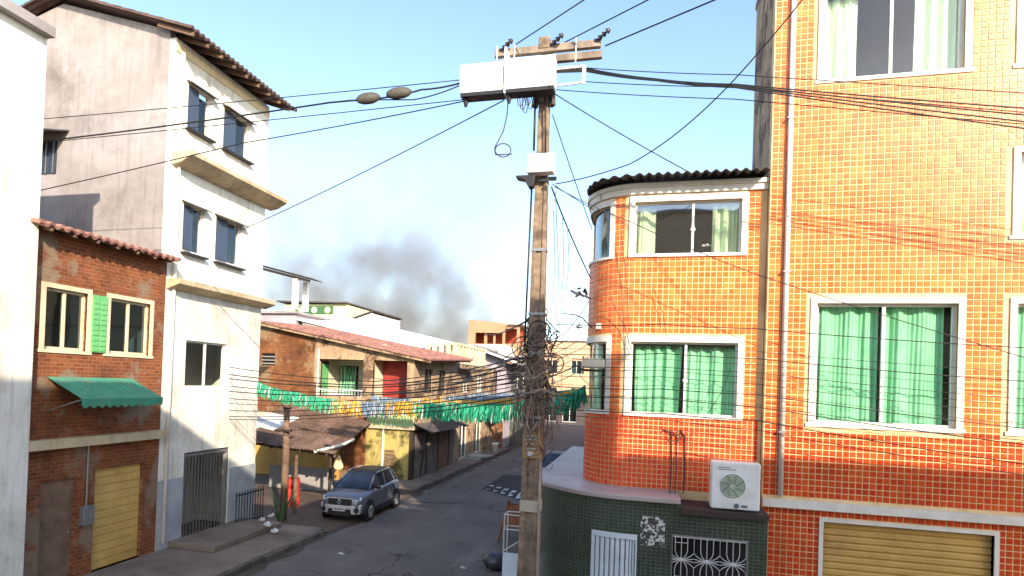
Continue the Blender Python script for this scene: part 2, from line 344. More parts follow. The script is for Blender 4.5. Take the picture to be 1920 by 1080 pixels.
# speed table with its white teeth
g = MB(); P = [(-7.05, 27.05), (KR, 23.4), (KR, 31.6), (-7.1, 31.8)]
q = [(-6.9, 27.5), (KR, 24.2), (KR, 31.2), (-6.95, 31.4)]
g.add([(a, b, .004) for a, b in P] + [(a, b, .085) for a, b in q], [(4, 5, 6, 7), (0, 1, 5, 4), (1, 2, 6, 5), (2, 3, 7, 6), (3, 0, 4, 7)])
st = struct(g, 'road_speed_table', asph2)
paintw = M('worn_road_paint', (.72, .70, .66), (.5, .48, .45), 4, .7, bs=30, bstr=.2, dirt=(.15, .14, .13), dirtamt=.5)
for i in range(9):
    t = (i + .4) / 9; x = -7.0 + t * 3.8; y = 27.05 - t * 3.55; L = .1 + .75 * t
    g = MB(); sl_ = .081 / math.hypot(.45, .0); 
    y2 = y + L
    def zz(xx, yy):
        e = 27.05 - (xx + 7.05) / 3.95 * 3.65; d = max(0, yy - e); return .008 + min(.085, d * .081 / .66)
    pts = []
    for yy in (y + .03, y + .66, y2 + .67):
        for xx in (x, x + .21): pts.append((xx, yy, zz(xx, yy)))
    g.add(pts, [(0, 1, 3, 2), (2, 3, 5, 4)]); g.build('painted_stripe', paintw, st)

# ------------------------------------------------------------------ generic wall with openings
def grid_wall(place, a0, a1, z0, z1, ops, t, mb=None, n=1):
    """solid cells of a wall; place(a, depth, z) -> xyz, depth 0 is the outer face"""
    mb = mb or MB()
    A = sorted({a0, a1, *[o[0] for o in ops], *[o[1] for o in ops]}); Z = sorted({z0, z1, *[o[2] for o in ops], *[o[3] for o in ops]})
    def solid(i, k):
        if i < 0 or k < 0 or i >= len(A) - 1 or k >= len(Z) - 1: return False
        ca, cz = (A[i] + A[i + 1]) / 2, (Z[k] + Z[k + 1]) / 2
        return not any(o[0] < ca < o[1] and o[2] < cz < o[3] for o in ops)
    for i in range(len(A) - 1):
        for k in range(len(Z) - 1):
            if not solid(i, k): continue
            a, b, c, d = A[i], A[i + 1], Z[k], Z[k + 1]
            mb.quad(place(a, 0, c), place(b, 0, c), place(b, 0, d), place(a, 0, d)); mb.quad(place(a, t, c), place(a, t, d), place(b, t, d), place(b, t, c))
            if not solid(i - 1, k): mb.quad(place(a, 0, c), place(a, 0, d), place(a, t, d), place(a, t, c))
            if not solid(i + 1, k): mb.quad(place(b, 0, c), place(b, t, c), place(b, t, d), place(b, 0, d))
            if not solid(i, k - 1): mb.quad(place(a, 0, c), place(a, t, c), place(b, t, c), place(b, 0, c))
            if not solid(i, k + 1): mb.quad(place(a, 0, d), place(b, 0, d), place(b, t, d), place(a, t, d))
    return mb
def facing_y(y): return lambda a, d, z: (a, y + d, z)        # wall seen from the camera side (normal -Y)
def facing_x(x): return lambda a, d, z: (x - d, a, z)        # wall seen from the street (normal +X)
def pbox(mb, place, a0, a1, d0, d1, z0, z1):
    return mb.hexa([place(a0, d0, z0), place(a1, d0, z0), place(a1, d1, z0), place(a0, d1, z0), place(a0, d0, z1), place(a1, d0, z1), place(a1, d1, z1), place(a0, d1, z1)])
def window(parent, place, a0, a1, z0, z1, fm, pm, mull=1, d=.09, fw=.05, sur=None, curtain=None, label=None, trans=0):
    f = MB()
    for (p, q_, r, s_) in ((a0, a0 + fw, z0, z1), (a1 - fw, a1, z0, z1), (a0 + fw, a1 - fw, z0, z0 + fw), (a0 + fw, a1 - fw, z1 - fw, z1)): pbox(f, place, p, q_, d, d + .06, r, s_)
    xs = [a0 + fw + (a1 - a0 - 2 * fw) * i / (mull + 1) for i in range(mull + 2)]
    wn = f.build('window', fm, parent, label=label)
    for x in xs[1:-1]: g_ = MB(); pbox(g_, place, x - fw * .5, x + fw * .5, d - .006, d + .05, z0 + fw + .001, z1 - fw - .001); g_.build('mullion', fm, wn)
    for i in range(trans):
        zt = z0 + (z1 - z0) * (i + 1) / (trans + 1); g_ = MB(); pbox(g_, place, a0 + fw + .001, a1 - fw - .001, d + .004, d + .045, zt - .015, zt + .015); g_.build('glazing_bar', fm, wn)
    for a, b in zip(xs, xs[1:]): g_ = MB(); g_.quad(place(a, d + .03, z0 + fw), place(b, d + .03, z0 + fw), place(b, d + .03, z1 - fw), place(a, d + .03, z1 - fw)); g_.build('pane', pm, wn)
    if sur:
        s2 = MB(); w_ = .1
        for (p, q_, r, t_) in ((a0 - w_, a0, z0, z1 + w_), (a1, a1 + w_, z0, z1 + w_), (a0, a1, z1, z1 + w_), (a0 - w_ - .04, a1 + w_ + .04, z0 - .07, z0 - .001)): pbox(s2, place, p, q_, -.03, .03, r, t_)
        s2.build('window_surround', sur, wn)
    if curtain:
        for (c0, c1, cm) in curtain: curtain_sheet(parent, place, c0, c1, z0 + .02, z1 - .03, d + .16, cm)
    return wn
def curtain_sheet(parent, place, a0, a1, z0, z1, d, mat, folds=None, gather=0.0):
    n = max(12, int((a1 - a0) * 70)); g_ = MB(); ph = random.uniform(0, 6)
    rows = 6; k = 0
    for j in range(rows + 1):
        t = j / rows; z = z1 + (z0 - z1) * t
        for i in range(n + 1):
            s_ = i / n; a = a0 + (a1 - a0) * s_; a = a + gather * t * (0.5 - s_) * (a1 - a0)
            dd = d + (.02 + .035 * abs(math.sin(a * 2.3 + ph))) * math.sin(a * 24 + ph + 3.0 * math.sin(a * 3.7 + ph) + .8 * t * math.sin(a * 7 + ph)) + .012 * math.sin(a * 97 + t * 2) + .008 * math.sin(t * 5 + a * 5)
            g_.v.append(tuple(place(a, dd, z)))
    for j in range(rows):
        for i in range(n): q_ = j * (n + 1) + i; g_.f.append((q_, q_ + 1, q_ + n + 2, q_ + n + 1))
    return g_.build('curtain', mat, parent, smooth=True, fix=False)

# ------------------------------------------------------------------ orange tiled corner house
AX, AY, AR = -.22, 13.3, 1.0
S_F = PI / 2
def path(s, off):
    if s < 0: return (AX - AR - off, AY - s)
    if s < S_F: return (AX - (AR + off) * math.cos(s), AY - (AR + off) * math.sin(s))
    return (AX + s - S_F, AY - AR - off)
def pang(s): return 0 if s < 0 else (min(s, S_F))
def on_path(a, d, z): x, y = path(a, -d); return (x, y, z)
def sweep(mb, s0, s1, z0, z1, o0, o1, step=.09, uvs=False):
    S = [s0]
    for c in (0, S_F):
        if s0 < c < s1: S.append(c)
    if s1 > 0 and s0 < S_F:
        a, b = max(s0, 0), min(s1, S_F); n = max(1, int((b - a) / step)); S += [a + (b - a) * i / n for i in range(n + 1)]
    S.append(s1); S = sorted(set(round(x, 5) for x in S)); k = len(mb.v)
    for s in S:
        for (o, z) in ((o1, z0), (o1, z1), (o0, z1), (o0, z0)): x, y = path(s, o); mb.v.append((x, y, z))
    for i in range(len(S) - 1):
        a = k + 4 * i
        for j in range(4): mb.f.append((a + j, a + (j + 1) % 4, a + 4 + (j + 1) % 4, a + 4 + j))
    mb.f.append((k, k + 1, k + 2, k + 3)); e = k + 4 * (len(S) - 1); mb.f.append((e + 3, e + 2, e + 1, e)); return mb
SE = 3.90      # facade ends against the taller block (x = 2.11)
oh = thing('tiled_corner_house', 'orange tiled house with rounded corner, green curtains and dark corrugated roof', 'house', (0.5, 14.5, 0))
ZW = [(4.32, 5.72), (7.42, 8.45)]
FS, CS = (1.50, 3.46), (-.60, 1.00)
wmb = MB()
for (z0, z1) in ((2.60, 4.32), (5.72, 7.42), (8.45, 8.82)): sweep(wmb, -6.5, SE, z0, z1, -.2, 0)
for (z0, z1) in ZW:
    for (a, b) in ((-6.5, CS[0]), (CS[1], FS[0]), (FS[1], SE)): sweep(wmb, a, b, z0, z1, -.2, 0)
owall = wmb.build('wall', grout, oh)
g = MB(); g.box(-1.0, 2.1, 19.7, 19.9, 0, 8.8); g.box(-1.0, 2.1, 15.2, 15.3, 2.9, 8.8); g.box(-1.0, 2.1, 12.55, 19.7, 5.98, 6.1); g.box(-1.0, 2.1, 12.55, 19.7, 8.62, 8.78); g.box(2.02, 2.09, 12.5, 19.7, 0, 8.6)
g.build('inner_walls', roomw, oh)
# tiles
TP = .108
def tile_mesh(mat, ts):
    g_ = MB(); h = ts / 2; c = h - .006
    g_.add([(-h, 0, -h), (h, 0, -h), (h, 0, h), (-h, 0, h), (-c, -.008, -c), (c, -.008, -c), (c, -.008, c), (-c, -.008, c)], [(4, 5, 6, 7), (0, 1, 5, 4), (1, 2, 6, 5), (2, 3, 7, 6), (3, 0, 4, 7)])
    return g_.mesh('tile', mat)
def lay_tiles(parent, spots, mat, keep=300, ts=.088):
    """spots: (x, y, z, rotz); the ones that show largest become tiles of their own"""
    me = tile_mesh(mat, ts); b = BASE[parent.name]
    def size(sp):
        nx, ny = math.sin(sp[3]), -math.cos(sp[3]); d = Vector((0, 0, EYE)) - Vector(sp[:3])
        q_ = Vector((0, 0, 0)) - Vector((sp[0], sp[1], 0)); uu = PPX + FPX * ((Vector(sp[:3]) - Vector((0, 0, EYE))).dot(CX)) / ((Vector(sp[:3]) - Vector((0, 0, EYE))).dot(FW))
        if uu > 1900: return 0
        return max(0, (d.x * nx + d.y * ny)) / d.length ** 3
    spots = sorted(spots, key=size, reverse=True)
    for (x, y, z, r) in spots[:keep]:
        o = bpy.data.objects.new('tile', me); COL.objects.link(o); o.parent = parent
        o.location = (x - b.x, y - b.y, z - b.z); o.rotation_euler = (random.uniform(-.008, .008), 0, r + random.uniform(-.008, .008))
    vv = [tuple(v.co) for v in me.vertices]; ff = [tuple(p.vertices) for p in me.polygons]; g_ = MB()
    for (x, y, z, r) in spots[keep:]:
        c, s_ = math.cos(r + random.uniform(-.01, .01)), math.sin(r); tl = random.uniform(-.012, .012)
        g_.add([(x + a * c - (bb + cc * tl) * s_, y + a * s_ + (bb + cc * tl) * c, z + cc) for a, bb, cc in vv], ff)
    if spots[keep:]: g_.build('tiles', mat, parent, kind='stuff', fix=False)
def facade_spots(zlo, zhi, tp):
    out = []; s = -.9
    while s < SE - .05:
        z = zlo
        while z < zhi:
            ok = True
            for (za, zb) in ZW:
                for (sa, sb, j) in ((CS[0], CS[1], .11), (FS[0], FS[1], .10)):
                    if sa - j - .04 < s < sb + j + .04 and za - .055 < z < zb + .165: ok = False
            if ok:
                x, y = path(s, .0); a = pang(s); out.append((x, y, z, a - PI / 2))
            z += tp
        s += tp
    return out
lay_tiles(oh, facade_spots(2.93, 4.30, .094), tileL, 150, .082); lay_tiles(oh, facade_spots(4.32, 8.62, .108), tileO, 150, .094)
# windows of the corner house
for k, (z0, z1) in enumerate(ZW):
    sur = MB(); sweep(sur, FS[0] - .1, FS[0], z0, z1 + .12, -.02, .03); sweep(sur, FS[1], FS[1] + .1, z0, z1 + .12, -.02, .03); sweep(sur, FS[0], FS[1], z1, z1 + .12, -.02, .03); sweep(sur, FS[0] - .1, FS[1] + .1, z0 - .05, z0 - .001, -.02, .04)
    sw = sur.build('window_surround', trimw, oh)
    sur = MB(); sweep(sur, CS[1], CS[1] + .1, z0, z1 + .12, -.02, .03); sweep(sur, CS[0], CS[1], z1, z1 + .12, -.02, .03); sweep(sur, CS[0], CS[1] + .1, z0 - .05, z0 - .001, -.02, .04)
    sur.build('window_surround', trimw, oh)
    f = MB()
    for (a, b, c, d) in ((FS[0], FS[0] + .035, z0, z1), (FS[1] - .035, FS[1], z0, z1), (FS[0] + .035, FS[1] - .035, z0, z0 + .035), (FS[0] + .035, FS[1] - .035, z1 - .035, z1)): sweep(f, a, b, c, d, -.12, -.07)
    wn = f.build('window', alu, oh)
    ms = S_F - AX + (.74 if k == 0 else .80)
    g = MB(); sweep(g, ms - .022, ms + .022, z0 + .036, z1 - .036, -.115, -.06); g.build('mullion', alu, wn)
    g = MB(); x, y = path(ms, -.058); g.lathe((x, y, (z0 + z1) / 2 - .03), [(.045, 0), (.045, -.012), (.03, -.02)], 14, 'y'); g.build('latch', alu, wn)
    for (a, b) in ((FS[0] + .035, ms - .022), (ms + .022, FS[1] - .035)):
        g = MB(); n = 5
        for i in range(n + 1):
            x, y = path(a + (b - a) * i / n, -.1); g.v += [(x, y, z0 + .035), (x, y, z1 - .035)]
        for i in range(n): g.f.append((2 * i, 2 * i + 2, 2 * i + 3, 2 * i + 1))
        g.build('pane', glass if k == 0 else glassr, wn)
    f = MB()
    for (a, b, c, d) in ((CS[0], CS[0] + .03, z0, z1), (CS[1] - .03, CS[1], z0, z1), (CS[0] + .03, CS[1] - .03, z0, z0 + .03), (CS[0] + .03, CS[1] - .03, z1 - .03, z1)): sweep(f, a, b, c, d, -.12, -.07)
    wn = f.build('window', alu if k == 0 else greym, oh)
    g = MB(); n = 24
    for i in range(n + 1):
        x, y = path(CS[0] + .03 + (CS[1] - CS[0] - .06) * i / n, -.1); g.v += [(x, y, z0 + .03), (x, y, z1 - .03)]
    for i in range(n): g.f.append((2 * i, 2 * i + 2, 2 * i + 3, 2 * i + 1))
    g.build('pane', glasst if k == 1 else glass, wn, smooth=True)
    if k == 0:
        curtain_sheet(oh, on_path, FS[0] + .06, ms - .06, z0 - .02, z1 - .07, .24, curt, gather=.10)
        curtain_sheet(oh, on_path, ms + .02, FS[1], z0 - .02, z1 - .07, .25, curt)
        curtain_sheet(oh, on_path, CS[0] + .1, CS[1] - .45, z0 - .02, z1 - .07, .22, curt)
        g = MB(); sweep(g, FS[0], FS[1], z1 - .10, z1 - .085, -.23, -.215); g.build('curtain_rod', dark, oh)
    else:
        for (a, b) in ((FS[0] + .05, FS[0] + .40), (FS[1] - .50, FS[1] - .02), (CS[0] + .2, CS[0] + .6)): curtain_sheet(oh, on_path, a, b, z0 - .02, z1 - .05, .24, curtp)
        g = MB(); x, y = path(ms + .32, -.3)
        for i in range(4): g.ball((x - .1 + .07 * i, y, z0 + .22 + .012 * (i % 2)), .04, .02, .028, 8, 5)
        g.build('shelf_ornament', litter, oh, smooth=True)
# cornice and corrugated roof
g = MB(); sweep(g, -6.5, SE, 8.60, 8.72, 0, .06); sweep(g, -6.5, SE, 8.72, 8.80, 0, .10); g.build('cornice', trimw, oh)
g = MB(); n = 330; rows = [(.46, 8.84), (.01, 8.91), (-.5, 9.0), (-.95, 9.08)]; s0 = -6.5
for i in range(n + 1):
    s = s0 + (SE + .3 - .34 - s0) * i / n; h = .028 * math.sin(s * 2 * PI / .17)
    tp = max(0., min(1., (s - .1) / .9)); rows_s = [(o if o < .4 else .02 + (o - .02) * tp, z) for o, z in rows]
    for (o, z) in rows_s:
        x, y = path(s, o); g.v.append((x, y, z + h + .012))
    for (o, z) in rows_s:
        x, y = path(s, o); g.v.append((x, y, z + h))
m_ = len(rows)
for i in range(n):
    a = i * 2 * m_; b = a + 2 * m_
    for j in range(m_ - 1): g.f.append((a + j, a + j + 1, b + j + 1, b + j)); g.f.append((a + m_ + j, b + m_ + j, b + m_ + j + 1, a + m_ + j + 1))
    g.f.append((a, b, b + m_, a + m_))
g.box(.74, 2.09, 13.2, 19.9, 9.02, 9.06); g.build('roof', fibre, oh, smooth=False, fix=False)
# ledge over the ground floor
g = MB(); sweep(g, -6.5, 2.46, 2.79, 2.88, -.05, 1.0); led = g.build('ledge', M('grey_white_ledge', (.48, .40, .38), (.36, .28, .265), 1.6, .5, bs=20, bstr=.2, dirt=(.28, .26, .25), dirtamt=.6), oh, bevel=.02)
g = MB(); sweep(g, 2.465, SE, 2.62, 2.72, -.05, .98); g.build('bare_slab', M('dark_brown_slab', (.07, .045, .04), (.04, .028, .025), 2, .9, bs=20, bstr=.4), oh)  # dark brown all over, unlike the paler ledge
# ground floor, small green tiles
GO = .88
def gf(mb_ops):
    me = MB(); uv = []
    A = [-6.5, -1.0] + [i * S_F / 24 for i in range(25)] + [S_F + (SE - S_F) * i / 10 for i in range(1, 11)]
    A = sorted(set([round(a, 4) for a in A] + [x for o in mb_ops for x in o[:2]])); Z = sorted({0, 2.789, *[x for o in mb_ops for x in o[2:]]})
    for i in range(len(A) - 1):
        for k in range(len(Z) - 1):
            ca, cz = (A[i] + A[i + 1]) / 2, (Z[k] + Z[k + 1]) / 2
            if any(o[0] < ca < o[1] and o[2] < cz < o[3] for o in mb_ops): continue
            ztop = min(Z[k + 1], 2.789 if A[i] < 2.45 else 2.615)
            if ztop <= Z[k]: continue
            c = [(A[i], Z[k]), (A[i + 1], Z[k]), (A[i + 1], ztop), (A[i], ztop)]
            me.add([(*path(a, GO), z) for a, z in c], [(0, 1, 2, 3)]); uv += [((a if a < 0 else (a * 1.9 if a < S_F else a - S_F + S_F * 1.9)), z) for a, z in c]
    o = me.build('ground_floor_wall', greent, oh, fix=False)
    ul = o.data.uv_layers.new(name='UVMap')
    for i, l in enumerate(o.data.loops): ul.data[i].uv = uv[l.vertex_index]
    return o
LW, GW = (1.215, 1.735, .75, 2.17), (2.34, 3.60, .75, 2.24)
gf([LW, GW])
def gplace(a, d, z): x, y = path(a, GO - d); return (x, y, z)
for W_ in (LW, GW):
    g = MB(); sweep(g, W_[0], W_[1], W_[2], W_[2] + .02, GO - .2, GO - .001); sweep(g, W_[0], W_[1], W_[3] - .02, W_[3], GO - .2, GO - .001); sweep(g, W_[0], W_[0] + .01, W_[2] + .02, W_[3] - .02, GO - .2, GO - .001); sweep(g, W_[1] - .01, W_[1], W_[2] + .02, W_[3] - .02, GO - .2, GO - .001); g.build('reveal', cement, oh)
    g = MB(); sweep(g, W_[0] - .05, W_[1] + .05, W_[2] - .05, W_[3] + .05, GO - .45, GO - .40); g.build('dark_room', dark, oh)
# white louvred shutter: frame and upright slats
g = MB(); e = .05
for (a, b, c, d) in ((LW[0], LW[0] + e * .6, LW[2], LW[3]), (LW[1] - e * .6, LW[1], LW[2], LW[3]), (LW[0] + e * .6, LW[1] - e * .6, LW[3] - .1, LW[3]), (LW[0] + e * .6, LW[1] - e * .6, LW[2], LW[2] + .06)): sweep(g, a, b, c, d, GO - .07, GO + .012)
palew = M('pale_blue_white_metal', (.66, .72, .74), (.56, .62, .65), 2, .5, bs=30, bstr=.1, dirt=(.35, .36, .35), dirtamt=.3)
shut = g.build('shutter', palew, oh, bevel=.006)
for i in range(9):
    a = LW[0] + .035 + (LW[1] - LW[0] - .07) * (i + .12) / 9; b = a + (LW[1] - LW[0] - .07) / 9 * .72
    g = MB(); sweep(g, a, b, LW[2] + .061, LW[3] - .101, GO - .055, GO - .015); g.build('slat', palew, shut, bevel=.004)
g = MB(); sweep(g, LW[0] + .04, LW[1] - .04, LW[2] + .06, LW[3] - .1, GO - .09, GO - .08); g.build('backing', palew, shut)
# wrought grille
grm = flat('grille_paint', (.62, .6, .58), .5)
grille = MB(); sweep(grille, GW[0] + .02, GW[1] - .02, GW[3] - .05, GW[3] - .03, GO - .03, GO - .015); gr = grille.build('window_grille', grm, oh)
def gp(s_, z): x, y = path(s_, GO - .02); return (x, y, z)
zc = 1.80; nn = [2.50, 2.93, 3.36]
for ci, c in enumerate(nn):
    for sgn in (1, -1):
        zt = GW[3] - .03 if sgn > 0 else GW[2] + .02
        for off in (-.105, 0, .105):
            pts = [gp(c + off, zt)] + ([gp(c + off, zc + sgn * .16), gp(c + off * .8, zc + sgn * .09), gp(c + off * .3, zc + sgn * .02)] if off else [gp(c, zc)])
            g = MB(); g.tube(pts, .0075, 6); g.build('grille_bar', grm, gr)
        if ci == 0: g = MB(); g.tube([gp(c - .105, zc + sgn * .3), gp(c + .105, zc + sgn * .3)], .007, 6); g.build('grille_bar', grm, gr)
        for sd in (-1, 1):
            e_ = c + sd * .215
            g = MB(); g.tube([gp(e_, zt), gp(e_, zc + sgn * .13), gp(e_ - sd * .06, zc + sgn * .07), gp(c + sd * .05, zc + sgn * .015), gp(c, zc)], .0075, 6); g.build('grille_bar', grm, gr)
    g = MB(); g.tube([gp(c - .21, zc - .03), gp(c, zc + .012), gp(c + .21, zc - .03)], .0075, 6); g.tube([gp(c - .21, zc + .03), gp(c, zc - .012), gp(c + .21, zc + .03)], .0075, 6); g.build('grille_bar', grm, gr)
    g = MB(); x, y, z = gp(c, zc); g.lathe((x, y, z), [(.03, .015), (.04, 0), (.03, -.012), (.012, -.02)], 10, 'y'); g.build('boss', grm, gr)
# torn mosaic notice on the green wall
def mosaic():
    mt, n, b, o = newmat('torn_mosaic_print'); p = pos(n)
    v = nd(n, 'ShaderNodeTexVoronoi'); v.inputs['Scale'].default_value = 26; n.links.new(p, v.inputs['Vector'])
    col = mixc(n, ramp(n, v.outputs['Color'], .38, .5), (.03, .03, .03), (.62, .6, .55)); col = mixc(n, ramp(n, noise(n, p, 7, 4), .5, .56), col, (.05, .055, .045))
    n.links.new(col, b.inputs['Base Color']); b.inputs['Roughness'].default_value = .6; return mt
g = MB(); sweep(g, 1.79, 2.21, 2.0, 2.52, GO - .005, GO + .006); g.build('mosaic_patch', mosaic(), oh)
# cables hanging down the red band
for i, (uu, r) in enumerate(((1259, .011), (1269, .008), (1284, .012))):
    a = ony(uu, 812 + 4 * i, 12.27); b = ony(uu - 2, 908, 12.27); c = ony(uu - 3, 925, 11.9)
    g = MB(); g.tube([ony(uu - 16 + 4 * i, 806, 12.27), a, a.lerp(b, .5) + Vector((.01, 0, 0)), b, c], r, 6); g.build('drop_cable', black, oh, smooth=True)
g = MB()
for i in range(6):
    c = ony(1255 + 6 * i, 812 + 5 * (i % 3), 12.26); rr = .05 + .02 * (i % 3)
    g.tube([(c.x + rr * math.cos(t * .5), c.y - .01 - .004 * t, c.z + rr * .8 * math.sin(t * .5)) for t in range(11)], .006, 5)
g.build('cable_knot', black, oh, smooth=True)

# ------------------------------------------------------------------ air conditioner standing on the slab
ac = thing('air_conditioner', 'white outdoor air conditioner unit with green fan standing on dark slab', 'air conditioner', (1.6, 11.6, 2.72))
acx0, acx1, acz0, acz1 = 1.18, 1.98, 2.75, 3.57
g = MB(); g.box(acx0, acx1, 11.45, 11.78, acz0, acz1); g.build('casing', whitebox, ac, bevel=.025)
g = MB(); g.box(acx0 + .1, acx0 + .2, 11.47, 11.76, 2.72, 2.749); g.box(acx1 - .2, acx1 - .1, 11.47, 11.76, 2.72, 2.749); g.build('foot', darkm, ac)
fg = flat('fan_green_grey', (.26, .33, .25), .5)
c = (1.53, 11.447, 3.16)
for rr in (.20, .155, .11, .065):
    g = MB(); g.tube([(c[0] + rr * math.cos(t * PI / 14), c[1] - .006, c[2] + rr * math.sin(t * PI / 14)) for t in range(29)], .006, 5); g.build('guard_ring', fg, ac)
for i in range(8):
    a = i * PI / 4; g = MB(); g.tube([(c[0] + .05 * math.cos(a), c[1] - .006, c[2] + .05 * math.sin(a)), (c[0] + .20 * math.cos(a + .5), c[1] - .006, c[2] + .20 * math.sin(a + .5))], .011, 5); g.build('guard_spoke', fg, ac)
g = MB(); g.lathe(c, [(.21, 0), (.21, .02)], 24, 'y'); g.build('fan_opening', flat('fan_pale_green', (.52, .58, .44), .7), ac)  # pale yellow-green disc behind the guard rings
ink = flat('blue_grey_ink', (.12, .16, .2), .6)
g = MB(); g.box(acx0 + .10, acx0 + .32, 11.444, 11.449, 3.47, 3.482); g.box(acx0 + .10, acx0 + .40, 11.444, 11.449, 3.435, 3.447); g.box(acx0 + .50, acx0 + .60, 11.444, 11.449, 2.80, 2.84); g.lathe((acx0 + .42, 11.448, 2.82), [(.045, 0), (.045, -.004), (.02, -.004)], 14, 'y'); g.build('lettering', ink, ac)

# ------------------------------------------------------------------ taller tiled block beside it
tb = thing('tiled_block', 'taller orange and red tiled block beside the corner house, yellow shutter below', 'building', (5, 15, 0))
TY = 12.12
X0, X1 = 2.12, 9.2
TW = [(2.95, 5.15, 4.30, 6.45), (2.95, 5.15, 10.5, 12.1), (6.0, 8.2, 4.30, 6.45), (6.0, 8.2, 7.6, 9.0), (6.0, 8.2, 10.5, 12.1)]
DOOR = (3.15, 5.75, .13, 2.55)
fy = facing_y(TY)
wm = grid_wall(fy, X0, X1, 0, 13.2, TW + [DOOR], .2); wm.build('wall', grout, tb)
g = MB(); g.box(X0, X0 + .2, TY + .2, 14.3, 0, 13.2); g.build('side_wall', beige, tb); g = MB(); g.box(X0, X0 + .2, 14.3, 20, 0, 8.6); g.build('lower_side_wall', beige, tb)
g = MB(); g.box(X1 - .2, X1, TY + .2, 14.3, 0, 13.2); g.box(X1 - .2, X1, 14.3, 20, 0, 8.6); g.box(X0 + .2, X1 - .2, 19.8, 20, 0, 8.6); g.box(X0 + .2, X1 - .2, 14.1, 14.3, 8.8, 13.2); g.build('rear_wall', cement, tb)
g = MB(); g.box(X0 - .02, X1 + .2, TY - .35, 14.35, 13.2, 13.35); g.build('roof', cement, tb); g = MB(); g.box(X0 + .2, X1, 14.3, 20.1, 8.6, 8.75); g.build('lower_roof', cement, tb)
g = MB(); g.box(X0 + .2, X1 - .2, 14.0, 14.09, 0, 13.2)
for z in (2.8, 6.9, 9.7): g.box(X0 + .2, X1 - .2, TY + .2, 14.0, z, z + .1)
g.build('inner_walls', roomw, tb)
sp_o, sp_r = [], []
z = .2
while z < 13.1:
    x = X0 + .07
    while x < X1 - .05:
        ok = not any(a - .15 < x < b + .15 and c - .11 < z < d + .15 for a, b, c, d in TW) and not (DOOR[0] - .08 < x < DOOR[1] + .08 and z < DOOR[3] + .08) and not (2.73 < z < 2.95)
        if ok: (sp_r if z < 4.2 else sp_o).append((x, TY, z, 0.0))
        x += TP
    z += TP
lay_tiles(tb, sp_o, tileO, 300, .094); lay_tiles(tb, sp_r, redt, 0, .094)
g = MB(); g.box(X0, X1, TY - .12, TY - .001, 2.76, 2.9); g.build('string_course', trimw, tb)
for i, (a, b, c, d) in enumerate(TW):
    low = i in (0, 2)
    window(tb, fy, a, b, c, d, alu, glass, 1, .08, .05, trimw, [(a + .05, a + .48 * (b - a), curt), (a + .52 * (b - a), b - .12, curt)] if low else [(a + .05, a + .6, curtp), (b - .7, b - .05, curtp)])
g = MB(); g.tube([(X0 + .3, TY - .06, 13.1), (X0 + .3, TY - .06, 2.95)], .045, 10); g.build('drain_pipe', trimw, tb, smooth=True)
for z in (4.1, 7.0, 9.8, 12.4): g = MB(); g.box(X0 + .24, X0 + .36, TY - .115, TY - .01, z, z + .03); g.build('pipe_clip', greym, tb)
sh = M('yellow_roller_shutter', (.62, .40, .12), (.52, .32, .09), 1.5, .55, bs=20, bstr=.15, dirt=(.3, .16, .06), dirtamt=.4)
g = MB(); g.box(DOOR[0] - .07, DOOR[0], TY - .03, TY + .14, .13, DOOR[3] + .07); g.box(DOOR[1], DOOR[1] + .07, TY - .03, TY + .14, .13, DOOR[3] + .07); g.box(DOOR[0], DOOR[1], TY - .03, TY + .14, DOOR[3], DOOR[3] + .07)
dr = g.build('shutter_frame', trimw, tb)
for i in range(20):
    z = .14 + i * .12; g = MB(); g.extr([(TY + .10, z), (TY + .075, z + .03), (TY + .075, z + .09), (TY + .10, z + .118)], 'x', DOOR[0], DOOR[1]); g.build('slat', sh, dr)

# ------------------------------------------------------------------ white building across the street
wb = thing('white_building', 'tall white rendered building with red-brown eaves and balcony slab', 'building', (-12.2, 15.5, 0))
WX, WY0, WY1, WH = -12.2, 13.4, 17.5, 13.6
fx = facing_x(WX)
WW = [(15.35, 16.55, 11.45, 12.65), (13.9, 14.8, 11.45, 12.65), (15.2, 16.35, 8.1, 9.4), (13.9, 14.7, 8.1, 9.4), (14.2, 15.9, 4.4, 5.7)]
grid_wall(fx, WY0, WY1, 0, WH, WW + [(14.3, 16.2, .14, 2.6)], .2).build('wall', whitep, wb)
g = MB(); g.box(-19.5, WX - .2, WY0, WY0 + .2, 0, WH + .2); side = g.build('side_wall', cement, wb, label='bare grey cement side wall')
g = MB(); g.extr([(-19.5, WH + .2), (-12.4, WH + .2), (-12.4, WH + .22), (-16, WH + 1.35), (-19.5, WH + .4)], 'y', WY0 + .001, WY0 + .2); g.build('gable', cement, wb)
g = MB(); g.box(-19.5, WX - .2, WY1 - .2, WY1, 0, WH + .2); g.box(-19.5, -19.3, WY0 + .2, WY1 - .2, 0, WH); g.build('rear_wall', whitep, wb)
g = MB(); g.box(-14.2, -14.1, WY0 + .2, WY1 - .2, 0, WH); g.build('inner_wall', roomw, wb)
g = MB()      # roof with clay tiles, ribs running down the slope
